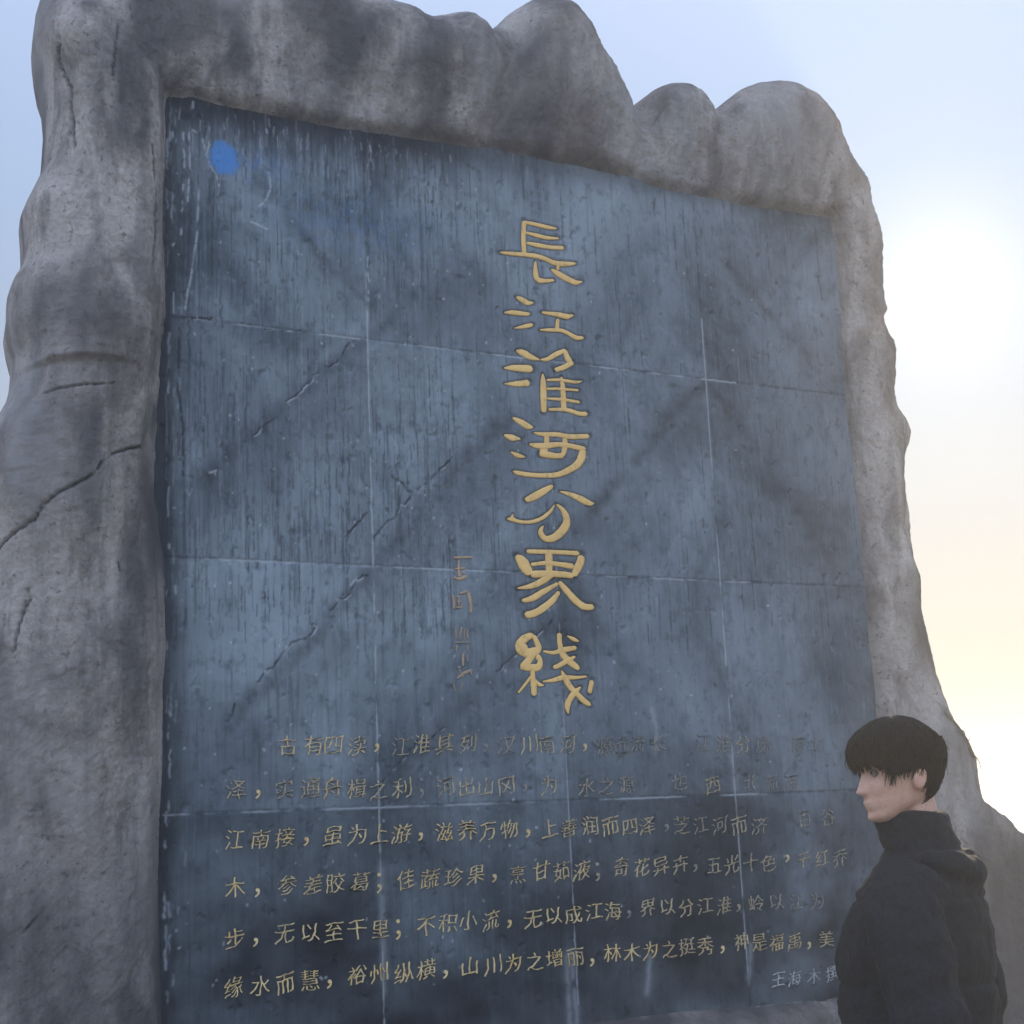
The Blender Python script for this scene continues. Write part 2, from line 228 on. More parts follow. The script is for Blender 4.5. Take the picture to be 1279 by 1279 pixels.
def fbm(x, y, z, octaves=4, seed=0, gain=0.5):
    a, r, s = 1.0, 0.0, 1.0
    for k in range(octaves):
        r = r + a * noise3(x * s, y * s, z * s, seed + k * 7)
        a *= gain
        s *= 2.03
    return r


def sstep(a, b, x):
    t = np.clip((x - a) / (b - a), 0, 1)
    return t * t * (3 - 2 * t)


def resample(pts, n, endpoint=False):
    p = np.asarray(pts, float)
    d = np.concatenate([[0], np.cumsum(np.linalg.norm(np.diff(p, axis=0), axis=1))])
    t = np.linspace(0, d[-1], n + (0 if endpoint else 1))
    if not endpoint:
        t = t[:-1]
    return np.stack([np.interp(t, d, p[:, k]) for k in range(p.shape[1])], 1)


def catmull(pts, per=8):
    p = np.asarray(pts, float)
    if len(p) < 3:
        return resample(p, per * 2, True)
    q = np.vstack([2 * p[0] - p[1], p, 2 * p[-1] - p[-2]])
    out = []
    for i in range(1, len(q) - 2):
        for t in np.linspace(0, 1, per, endpoint=False):
            a, b, c, d = q[i - 1], q[i], q[i + 1], q[i + 2]
            out.append(0.5 * (2 * b + (c - a) * t + (2 * a - 5 * b + 4 * c - d) * t * t + (3 * b - a - 3 * c + d) * t ** 3))
    out.append(p[-1])
    return np.array(out)


# ------------------------------------------------------------------ materials
def new_mat(name):
    m = bpy.data.materials.new(name)
    m.use_nodes = True
    nt = m.node_tree
    b = nt.nodes['Principled BSDF']
    return m, nt, b


def nd(nt, t, **kw):
    n = nt.nodes.new(t)
    for k, v in kw.items():
        if k.startswith('i_'):
            n.inputs[k[2:].replace('_', ' ')].default_value = v
        else:
            setattr(n, k, v)
    return n


def noise_node(nt, vec, scale, detail=4, rough=0.55, stretch=(1, 1, 1), dist=0.0):
    mp = nd(nt, 'ShaderNodeMapping')
    mp.inputs['Scale'].default_value = stretch
    nt.links.new(vec, mp.inputs[0])
    n = nd(nt, 'ShaderNodeTexNoise')
    n.inputs['Scale'].default_value = scale
    n.inputs['Detail'].default_value = detail
    n.inputs['Roughness'].default_value = rough
    n.inputs['Distortion'].default_value = dist
    nt.links.new(mp.outputs[0], n.inputs['Vector'])
    return n.outputs['Fac']


def ramp(nt, fac, a, b, ca=0.0, cb=1.0):
    r = nd(nt, 'ShaderNodeMapRange', clamp=True)
    r.inputs['From Min'].default_value = a
    r.inputs['From Max'].default_value = b
    r.inputs['To Min'].default_value = ca
    r.inputs['To Max'].default_value = cb
    nt.links.new(fac, r.inputs['Value'])
    return r.outputs[0]


def mixc(nt, fac, a, b, blend='MIX'):
    m = nd(nt, 'ShaderNodeMix', data_type='RGBA', blend_type=blend)
    for sock, v in ((m.inputs[0], fac), (m.inputs[6], a), (m.inputs[7], b)):
        if isinstance(v, bpy.types.NodeSocket):
            nt.links.new(v, sock)
        elif isinstance(v, (tuple, list)):
            sock.default_value = tuple(v) + ((1,) if len(v) == 3 else ())
        else:
            sock.default_value = v
    return m.outputs[2]


def mathn(nt, op, a, b=None, clamp=False):
    m = nd(nt, 'ShaderNodeMath', operation=op, use_clamp=clamp)
    for k, v in enumerate((a, b)):
        if v is None:
            continue
        if isinstance(v, bpy.types.NodeSocket):
            nt.links.new(v, m.inputs[k])
        else:
            m.inputs[k].default_value = v
    return m.outputs[0]


def bump(nt, b, height, strength, dist, prev=None):
    n = nd(nt, 'ShaderNodeBump')
    n.inputs['Strength'].default_value = strength
    n.inputs['Distance'].default_value = dist
    nt.links.new(height, n.inputs['Height'])
    if prev is not None:
        nt.links.new(prev, n.inputs['Normal'])
    nt.links.new(n.outputs[0], b.inputs['Normal'])
    return n.outputs[0]


def obj_vec(nt):
    return nd(nt, 'ShaderNodeTexCoord').outputs['Object']


def attr(nt, name):
    a = nd(nt, 'ShaderNodeAttribute', attribute_name=name)
    return a


def mat_rock():
    m, nt, b = new_mat('weathered_cast_stone')
    v = obj_vec(nt)
    big = noise_node(nt, v, 0.9, 5, 0.6, (1, 1, 0.6), 0.6)
    mid = noise_node(nt, v, 5.0, 6, 0.65, (1, 1, 0.45), 0.4)
    fine = noise_node(nt, v, 55.0, 5, 0.7)
    grain = noise_node(nt, v, 210.0, 3, 0.6)
    runs = noise_node(nt, v, 7.0, 4, 0.6, (1, 1, 0.07))
    c = mixc(nt, ramp(nt, big, 0.38, 0.62), (0.222, 0.186, 0.166), (0.54, 0.47, 0.42))
    c = mixc(nt, ramp(nt, mid, 0.44, 0.62, 0, 0.85), c, (0.140, 0.119, 0.110))
    c = mixc(nt, ramp(nt, mid, 0.46, 0.30, 0, 0.6), c, (0.47, 0.41, 0.37))
    c = mixc(nt, ramp(nt, runs, 0.52, 0.68, 0, 0.55), c, (0.100, 0.095, 0.097))
    spots = noise_node(nt, v, 34.0, 3, 0.5)
    c = mixc(nt, ramp(nt, spots, 0.62, 0.70, 0, 0.6), c, (0.075, 0.070, 0.070))
    c = mixc(nt, ramp(nt, fine, 0.35, 0.65, 0, 0.35), c, (0.13, 0.125, 0.12))
    a = attr(nt, 'marks')
    sep = nd(nt, 'ShaderNodeSeparateColor')
    nt.links.new(a.outputs['Color'], sep.inputs[0])
    c = mixc(nt, sep.outputs[1], c, (0.34, 0.325, 0.31))
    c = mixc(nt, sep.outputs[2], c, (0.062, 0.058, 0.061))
    c = mixc(nt, sep.outputs[0], c, (0.022, 0.020, 0.022))
    nt.links.new(c, b.inputs['Base Color'])
    b.inputs['Roughness'].default_value = 0.85
    b.inputs['Specular IOR Level'].default_value = 0.25
    hgt = mathn(nt, 'ADD', mathn(nt, 'MULTIPLY', mid, 0.9), mathn(nt, 'ADD', mathn(nt, 'MULTIPLY', fine, 0.34), mathn(nt, 'MULTIPLY', grain, 0.10)))
    bump(nt, b, hgt, 0.8, 0.03)
    return m


PANEL_A, PANEL_B = (0.072, 0.096, 0.114), (0.300, 0.350, 0.388)


def mat_panel():
    m, nt, b = new_mat('blue_black_slab_stone')
    v = obj_vec(nt)
    cloud = noise_node(nt, v, 1.3, 5, 0.6, (1, 1, 0.8), 0.5)
    streak = noise_node(nt, v, 38.0, 4, 0.6, (1, 1, 0.055))
    streak2 = noise_node(nt, v, 95.0, 3, 0.6, (1, 1, 0.035))
    grain = noise_node(nt, v, 130.0, 4, 0.7)
    mott = noise_node(nt, v, 16.0, 5, 0.65, (1, 1, 0.7))
    c = mixc(nt, ramp(nt, cloud, 0.34, 0.64), PANEL_A, PANEL_B)
    sx = nd(nt, 'ShaderNodeSeparateXYZ')
    nt.links.new(v, sx.inputs[0])
    zone = mathn(nt, 'MULTIPLY', ramp(nt, sx.outputs[0], -0.9, 0.9, 1.0, 0.45), ramp(nt, noise_node(nt, v, 2.1, 4, 0.6), 0.35, 0.60, 0.25, 1.0))
    c = mixc(nt, mathn(nt, 'MULTIPLY', ramp(nt, streak, 0.50, 0.70, 0, 0.70), zone), c, (0.040, 0.058, 0.074))
    c = mixc(nt, ramp(nt, streak2, 0.46, 0.30, 0, 0.28), c, (0.30, 0.345, 0.39))
    c = mixc(nt, ramp(nt, mott, 0.52, 0.70, 0, 0.60), c, (0.055, 0.078, 0.097))
    c = mixc(nt, ramp(nt, mott, 0.45, 0.27, 0, 0.50), c, (0.275, 0.32, 0.365))
    specks = noise_node(nt, v, 120.0, 2, 0.5)
    c = mixc(nt, ramp(nt, specks, 0.735, 0.79, 0, 0.6), c, (0.42, 0.44, 0.46))
    a = attr(nt, 'marks')
    sep = nd(nt, 'ShaderNodeSeparateColor')
    nt.links.new(a.outputs['Color'], sep.inputs[0])
    damp_shade = attr(nt, 'damp_shade').outputs['Fac']  # stain tone plus shade painted in under the lip and at the foot
    wear = noise_node(nt, v, 24.0, 4, 0.6)
    c = mixc(nt, damp_shade, c, (0.013, 0.015, 0.020))
    c = mixc(nt, sep.outputs[0], c, (0.014, 0.018, 0.025))
    c = mixc(nt, sep.outputs[1], c, (0.50, 0.53, 0.56))
    c = mixc(nt, sep.outputs[2], c, (0.055, 0.230, 0.560))
    nt.links.new(c, b.inputs['Base Color'])
    nt.links.new(ramp(nt, mott, 0.3, 0.7, 0.46, 0.70), b.inputs['Roughness'])
    nt.links.new(ramp(nt, damp_shade, 0.0, 0.9, 0.26, 0.06), b.inputs['Specular IOR Level'])
    hgt = mathn(nt, 'ADD', mathn(nt, 'MULTIPLY', streak, 0.5), mathn(nt, 'ADD', mathn(nt, 'MULTIPLY', grain, 0.22), mathn(nt, 'MULTIPLY', mott, 0.6)))
    bump(nt, b, hgt, 0.5, 0.006)
    return m


def mat_gold(name, col, old, worn):
    m, nt, b = new_mat(name)
    v = obj_vec(nt)
    n1 = noise_node(nt, v, 45.0, 5, 0.7, (1, 1, 0.5))
    n2 = noise_node(nt, v, 9.0, 3, 0.6)
    c = mixc(nt, ramp(nt, n2, 0.35, 0.65), col, old)
    c = mixc(nt, ramp(nt, n1, 0.54, 0.70, 0, 0.60), c, (0.34, 0.24, 0.12))
    if worn:
        w = attr(nt, 'wear').outputs['Fac']
        n3 = noise_node(nt, v, 85.0, 3, 0.65, (1, 1, 0.5))
        t = mathn(nt, 'ADD', mathn(nt, 'MULTIPLY', mathn(nt, 'SUBTRACT', n3, 0.5), 2.2), mathn(nt, 'SUBTRACT', mathn(nt, 'MULTIPLY', w, 1.55), 0.42))
        t = ramp(nt, t, -0.25, 0.75, 0.0, 0.93)
        c = mixc(nt, t, c, (0.120, 0.145, 0.170))
    nt.links.new(c, b.inputs['Base Color'])
    b.inputs['Roughness'].default_value = 0.5
    b.inputs['Specular IOR Level'].default_value = 0.4
    bump(nt, b, n1, 0.3, 0.004)
    return m


def mat_plain(name, col, rough=0.7, var=0.25, scale=20.0, bump_s=0.2, bump_d=0.004, spec=0.3):
    m, nt, b = new_mat(name)
    v = obj_vec(nt)
    n = noise_node(nt, v, scale, 5, 0.6)
    lo = tuple(x * (1 - var) for x in col)
    hi = tuple(min(1, x * (1 + var)) for x in col)
    nt.links.new(mixc(nt, ramp(nt, n, 0.3, 0.7), lo, hi), b.inputs['Base Color'])
    b.inputs['Roughness'].default_value = rough
    b.inputs['Specular IOR Level'].default_value = spec
    if bump_s:
        bump(nt, b, n, bump_s, bump_d)
    return m


def mat_ground():
    m, nt, b = new_mat('dusty_ground')
    v = obj_vec(nt)
    n1 = noise_node(nt, v, 0.03, 5, 0.6)
    n2 = noise_node(nt, v, 1.2, 6, 0.65)
    n3 = noise_node(nt, v, 18.0, 4, 0.6)
    c = mixc(nt, ramp(nt, n1, 0.4, 0.6), (0.33, 0.30, 0.26), (0.24, 0.225, 0.17))
    c = mixc(nt, ramp(nt, n2, 0.4, 0.65, 0, 0.6), c, (0.42, 0.39, 0.35))
    c = mixc(nt, ramp(nt, n3, 0.5, 0.7, 0, 0.4), c, (0.20, 0.185, 0.16))
    nt.links.new(c, b.inputs['Base Color'])
    b.inputs['Roughness'].default_value = 0.95
    bump(nt, b, mathn(nt, 'ADD', n2, mathn(nt, 'MULTIPLY', n3, 0.3)), 0.5, 0.04)
    return m


# ------------------------------------------------------------------ ground: one gently rolling sheet out to the horizon
def build_ground():
    nr, na = 90, 160
    rad = np.concatenate([[0.0], 1.2 * (4200 / 1.2) ** (np.linspace(0, 1, nr))])
    ang = np.linspace(0, 2 * np.pi, na, endpoint=False)
    rr, aa = np.meshgrid(rad[1:], ang, indexing='ij')
    x, y = rr * np.cos(aa), rr * np.sin(aa)
    roll = fbm(x / 260, y / 260, 0 * x, 4, 3) * 6.0 * sstep(40, 500, rr) - 10.0 * sstep(30, 500, rr)
    tilt = fbm(x / 6, y / 6, 0 * x + 3, 3, 9) * 0.05 * sstep(4, 14, rr)
    z = roll + tilt
    v = np.stack([x.ravel(), y.ravel(), z.ravel()], 1)
    v = np.vstack([[[0, 0, 0]], v])
    idx = 1 + np.arange(nr * na).reshape(nr, na)
    a, b_ = idx[:-1], idx[1:]
    q = np.stack([a, b_, np.roll(b_, -1, 1), np.roll(a, -1, 1)], -1).reshape(-1, 4)
    t = np.stack([np.zeros(na, int), idx[0], np.roll(idx[0], -1)], 1)
    o = mesh_np('ground', v, [t, q], mat_ground())
    o['kind'] = 'structure'
    return o


HAZE_DENSITY, HAZE_G = 0.0075, 0.58


def build_haze():
    m = bpy.data.materials.new('pale_haze')
    m.use_nodes = True
    nt = m.node_tree
    nt.nodes.clear()
    out = nt.nodes.new('ShaderNodeOutputMaterial')
    pv = nt.nodes.new('ShaderNodeVolumePrincipled')
    pv.inputs['Color'].default_value = (0.93, 0.93, 0.93, 1)
    pv.inputs['Density'].default_value = HAZE_DENSITY
    pv.inputs['Anisotropy'].default_value = HAZE_G
    nt.links.new(pv.outputs[0], out.inputs['Volume'])
    s, zb, zt = 4400.0, -24.0, 7.6
    v = np.array([[x, y, z] for z in (zb, zt) for x, y in ((-s, -s), (s, -s), (s, s), (-s, s))], float)
    f = np.array([[0, 3, 2, 1], [4, 5, 6, 7], [0, 1, 5, 4], [1, 2, 6, 5], [2, 3, 7, 6], [3, 0, 4, 7]])
    o = mesh_np('haze', v, f, m, smooth=False)
    o['kind'] = 'stuff'
    o['label'] = 'pale haze lying over the plain'




build_ground()
build_haze()

# ------------------------------------------------------------------ the monument
monument = empty('stone_monument', (2.0, 0.5, 0.0), 'huge grey weathered stone monument with mountain shaped top and blue black inscribed panel', 'monument')
MOFF = np.array([2.0, 0.5, 0.0])
ROCK = mat_rock()
PANEL = mat_panel()


def seg_raster(grid, x0, z0, step, pts, width, val, soft=1.0, wob=0.0, seed=0, broken=0.0, mode='max', bscale=0.33):
    """stamp a soft polyline (metres) into a (nz,nx) grid"""
    nz, nx = grid.shape
    p = np.asarray(pts, float)
    if wob:
        q = resample(p, max(4, int(np.sum(np.linalg.norm(np.diff(p, axis=0), axis=1)) / 0.012)), True)
        tt = np.arange(len(q)) * 0.35
        q[:, 0] += wob * fbm(tt, 0 * tt + seed, 0 * tt, 3, seed)
        q[:, 1] += wob * fbm(tt, 0 * tt + seed + 9.3, 0 * tt, 3, seed + 5)
        p = q
    for k, (a, b) in enumerate(zip(p[:-1], p[1:])):
        vv, ww = val, width
        if broken:
            g = 0.5 + 0.9 * noise3(np.array([k * bscale]), np.array([seed * 3.1]), np.array([0.5]), seed)[0] + 0.35 * noise3(np.array([k * bscale * 4.3]), np.array([seed * 1.7]), np.array([0.5]), seed)[0]
            g = min(1, max(0, 0.5 + (g - broken) * 2.2))
            vv = val * g
            ww = width * (0.55 + 0.6 * g)
            if vv < 0.03:
                continue
        mgn = ww * 2.2
        i0 = max(0, int((min(a[0], b[0]) - mgn - x0) / step)); i1 = min(nx, int((max(a[0], b[0]) + mgn - x0) / step) + 2)
        j0 = max(0, int((min(a[1], b[1]) - mgn - z0) / step)); j1 = min(nz, int((max(a[1], b[1]) + mgn - z0) / step) + 2)
        if i1 <= i0 or j1 <= j0:
            continue
        X = x0 + np.arange(i0, i1) * step
        Z = z0 + np.arange(j0, j1) * step
        XX, ZZ = np.meshgrid(X, Z)
        d = b - a
        L2 = max(1e-12, float(d @ d))
        t = np.clip(((XX - a[0]) * d[0] + (ZZ - a[1]) * d[1]) / L2, 0, 1)
        dist = np.hypot(XX - a[0] - t * d[0], ZZ - a[1] - t * d[1])
        s = vv * np.exp(-np.power(dist / ww, 2 * soft))
        sub = grid[j0:j1, i0:i1]
        if mode == 'max':
            np.maximum(sub, s, out=sub)
        else:
            sub += s


def MMS(p):
    return [np.asarray(q, float) / 1000.0 for q in p]


# ---- the smooth cast rock round the panel: rings from the panel edge out to the silhouette and round the back
def build_rock():
    sl, st, sr = [np.array(a, float) / 1000 for a in (SIL_LEFT, SIL_TOP, SIL_RIGHT)]
    il, it, ir, ib = [np.array(a, float) / 1000 for a in (IN_LEFT, IN_TOP, IN_RIGHT, IN_BOT)]
    sb = np.vstack([sr[-1], [3.5, -0.30], [1.0, -0.30], sl[0] + [0, -0.5]])
    sl = np.vstack([sl[0] + [0, -0.5], sl])
    n = (900, 620, 700, 300)
    outer = np.vstack([resample(np.vstack([sl, st[:1]]), n[0]), resample(np.vstack([st, sr[:1]]), n[1]), resample(sr, n[2]), resample(sb, n[3])])
    inner = np.vstack([resample(np.vstack([il, it[:1]]), n[0]), resample(np.vstack([it, ir[:1]]), n[1]), resample(np.vstack([ir, ib[:1]]), n[2]), resample(np.vstack([ib, il[:1]]), n[3])])
    def smooth(a, it_):
        for _ in range(it_):
            a = 0.25 * np.roll(a, 1, 0) + 0.5 * a + 0.25 * np.roll(a, -1, 0)
        return a
    outer = smooth(outer, 5)
    inner = smooth(inner, 10)
    N = len(outer)
    # the rounded front stands nearer than the outline's own plane: draw the outline in so that the stone keeps its measured size
    side0 = np.concatenate([np.full(n[k], k) for k in range(4)])
    meas = outer.copy()
    for _ in range(3):
        dirv = outer - inner
        gp = np.linalg.norm(dirv, axis=1)
        dirv = dirv / gp[:, None]
        sl_ = np.stack([(meas[:, 0] + 1.758) / 6.70, (meas[:, 1] - 1.6) / 6.70], 1)
        sdot = np.clip((dirv * sl_).sum(1), 0, 2) * (side0 != 3)
        a_ = 0.5 * gp
        b_ = 0.24 + 0.06 * (side0 == 0)
        e_ = np.sqrt(a_ ** 2 + (sdot * b_) ** 2) - a_
        for _k in range(60):
            e_ = 0.25 * np.roll(e_, 1) + 0.5 * e_ + 0.25 * np.roll(e_, -1)
        outer = meas - dirv * e_[:, None]
    side = np.concatenate([np.full(n[k], k) for k in range(4)])
    cen = np.array([1.9, 2.6])
    # ring parameters
    tb = 0.50
    fl = np.linspace(0, 1, 70) ** 1.25 * tb                    # flat front zone
    th = np.linspace(0, np.pi * 0.5, 60)[1:]
    rows = [(t, None) for t in fl] + [(None, a) for a in th]
    gap = np.linalg.norm(outer - inner, axis=1)
    # facing height per station
    s = np.arange(N)
    lipw = np.choose(side, [0.06, 0.035, 0.05, 0.06])
    Hs = np.choose(side, [0.26, 0.13, 0.16, 0.20]).astype(float)
    def ssm(a, it_):
        for _ in range(it_):
            a = 0.25 * np.roll(a, 1) + 0.5 * a + 0.25 * np.roll(a, -1)
        return a
    lipw = ssm(lipw, 900)
    Hs = ssm(Hs, 1500)
    P = []
    for t, a in rows:
        if a is None:
            p = t
            f = np.ones(N)
        else:
            p = tb + (1 - tb) * math.sin(a)
            f = np.full(N, math.cos(a))
        q = inner + (outer - inner) * p
        d = gap * p
        rise = 0.42 * (1 - np.exp(-(d / lipw) ** 1.6)) + 0.58 * (1 - np.exp(-(d / 0.30) ** 1.4))
        y = 0.035 - (Hs * rise + 0.035 * (d > 0)) * 1.0
        y = 0.035 + (y - 0.035) * f + (1 - f) * 0.10
        P.append(np.stack([q[:, 0], y, q[:, 1]], 1))
    for a in np.linspace(0, np.pi * 0.5, 16)[1:]:
        k = 1 - 0.32 * (1 - math.cos(a))
        q = cen + (outer - cen) * k
        P.append(np.stack([q[:, 0], np.full(N, 0.135 + 0.95 * math.sin(a)), q[:, 1]], 1))
    P = np.array(P)                                           # (M,N,3)
    Mr = len(P)
    # normals by finite differences
    du = np.roll(P, -1, 1) - np.roll(P, 1, 1)
    dv = np.gradient(P, axis=0)
    nr = np.cross(du, dv)
    nr /= np.linalg.norm(nr, axis=2, keepdims=True) + 1e-9
    chk = nr[35].mean(0)
    if chk[1] > 0:
        nr = -nr
    x, y, z = P[..., 0], P[..., 1], P[..., 2]
    front = np.ones(Mr); front[len(rows):] = 0.5
    edge = np.concatenate([np.linspace(0, 1, 22) ** 1.0, np.ones(Mr - 22)])[:, None]
    sil = np.ones(Mr); sil[len(rows) - 34:len(rows) + 3] = np.concatenate([np.linspace(1, 0.12, 30), np.full(7, 0.12)])
    amp = (front * sil)[:, None] * (0.15 + 0.85 * edge)
    disp = 0.085 * fbm(x * 1.4, y * 1.4, z * 0.8, 2, 31)
    disp += 0.030 * (np.sqrt(fbm(x * 2.4 + 4, y * 2.4, z * 1.1, 2, 77) ** 2 + 0.02) - 0.25)
    disp += 0.009 * fbm(x * 6, y * 6, z * 3.8, 3, 51)
    disp += 0.0055 * fbm(x * 30, y * 30, z * 24, 3, 15)
    disp -= 0.010 * np.clip(fbm(x * 16, y * 16, z * 13, 3, 19) - 0.30, 0, 1)          # pits and spalls
    disp += 0.007 * np.clip(fbm(x * 5, y * 5, z * 2.4, 4, 39) * 4, -1, 1) * 0.5       # chipped scales
    disp += 0.006 * fbm(x * 12, y * 12, z * 1.6, 3, 91)        # vertical trowel folds
    # creases running down from the notches between the peaks
    for nx_, nz_, dep, wid, ln in ((1.770, 5.80, 0.10, 0.085, 0.75), (2.715, 5.56, 0.09, 0.075, 0.55), (3.290, 5.66, 0.08, 0.075, 0.5), (1.44, 5.83, 0.05, 0.06, 0.4)):
        dz = nz_ - z
        lx = np.abs(x - nx_ - 0.10 * np.sin(dz * 3.0 + nx_))
        disp -= dep * np.exp(-(lx / wid) ** 2) * np.exp(-np.clip(dz, 0, 9) / ln) * (y < 0.25)
    # a fold in the left flank
    fz = 3.62 + 0.10 * (x + 0.4)
    disp += 0.045 * sstep(0.0, 0.035, z - fz) * np.exp(-np.clip(z - fz, 0, 9) / 0.22) * np.exp(-((x + 0.42) / 0.20) ** 2) * (y < 0.1)
    # cracks : stamped on a helper grid in x,z and sampled back
    step = 0.004
    gx0, gz0 = -1.2, 0.0
    g = np.zeros((1600, 420)); g2 = np.zeros_like(g)
    for k, c in enumerate(ROCK_CRACKS):
        c = MMS(c)
        seg_raster(g, gx0, gz0, step, c, 0.0050 if k == 0 else 0.0040, 0.95 if k == 0 else 0.8, 1.0, 0.004, k + 3, 0.12 if k == 0 else 0.22)
        seg_raster(g2, gx0, gz0, step, c, 0.05, 1.0, 0.7, 0, k)
    gi = np.clip(((x - gx0) / step).round().astype(int), 0, g.shape[1] - 1)
    gj = np.clip(((z - gz0) / step).round().astype(int), 0, g.shape[0] - 1)
    on = (y < 0.05) & (x < 0.45) & (x > gx0)
    cr = np.where(on, g[gj, gi], 0)
    cr2 = np.where(on, g2[gj, gi], 0)
    # the crack's lower lip stands a little proud
    P = P + nr * (disp * amp)[..., None]
    P = P + nr * (-0.020 * cr + 0.0)[..., None]
    x, y, z = P[..., 0], P[..., 1], P[..., 2]
    # colour marks: r cracks, g pale dust, b darkening
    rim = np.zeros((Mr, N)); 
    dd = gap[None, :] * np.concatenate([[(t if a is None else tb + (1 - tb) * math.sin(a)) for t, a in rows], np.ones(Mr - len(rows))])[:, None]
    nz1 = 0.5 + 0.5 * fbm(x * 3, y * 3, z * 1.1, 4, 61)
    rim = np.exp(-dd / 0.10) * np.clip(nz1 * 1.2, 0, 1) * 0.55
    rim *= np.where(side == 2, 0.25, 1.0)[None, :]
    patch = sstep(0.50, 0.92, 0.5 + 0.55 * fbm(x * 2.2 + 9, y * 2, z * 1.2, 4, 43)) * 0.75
    base_shade = sstep(1.80, 1.15, z) * sstep(4.2, 4.7, x) * (0.75 + 0.4 * nz1)  # shade of the lower right base, painted into the colour
    low_dark = sstep(2.1, 0.9, z) * sstep(-0.9, -0.45, x) * (x < 1) * (0.50 + 0.6 * nz1) + 0.7 * sstep(0.78, 0.62, z) * sstep(0.3, 0.9, x) * (0.5 + 0.6 * nz1)  # darker towards the bottom at left and below the panel
    dark = np.clip(rim + patch + low_dark + base_shade, 0, 0.92)
    pale = sstep(0.60, 0.95, 0.5 + 0.6 * fbm(x * 1.7, y * 2, z * 1.0 + 4, 4, 88)) * 0.5
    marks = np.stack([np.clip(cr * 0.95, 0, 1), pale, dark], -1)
    idx = np.arange(Mr * N).reshape(Mr, N)
    a, b_ = idx[:-1], idx[1:]
    q = np.stack([a, np.roll(a, -1, 1), np.roll(b_, -1, 1), b_], -1).reshape(-1, 4)
    V = P.reshape(-1, 3)
    cpt = np.array([[cen[0], 1.12, cen[1]]])
    V = np.vstack([V, cpt]) - MOFF
    ci = len(V) - 1
    tri = np.stack([idx[-1], np.roll(idx[-1], -1), np.full(N, ci)], 1)
    mk = np.vstack([marks.reshape(-1, 3), [[0, 0, 0]]])
    # outward orientation test
    A0, B0, C0 = V[q[N * 30, 0]], V[q[N * 30, 1]], V[q[N * 30, 2]]
    if np.cross(B0 - A0, C0 - A0)[1] > 0:
        q = q[:, ::-1]
        tri = tri[:, ::-1]
    return mesh_np('rock_surround', V, [q, tri], ROCK, monument, True, {'marks': mk})


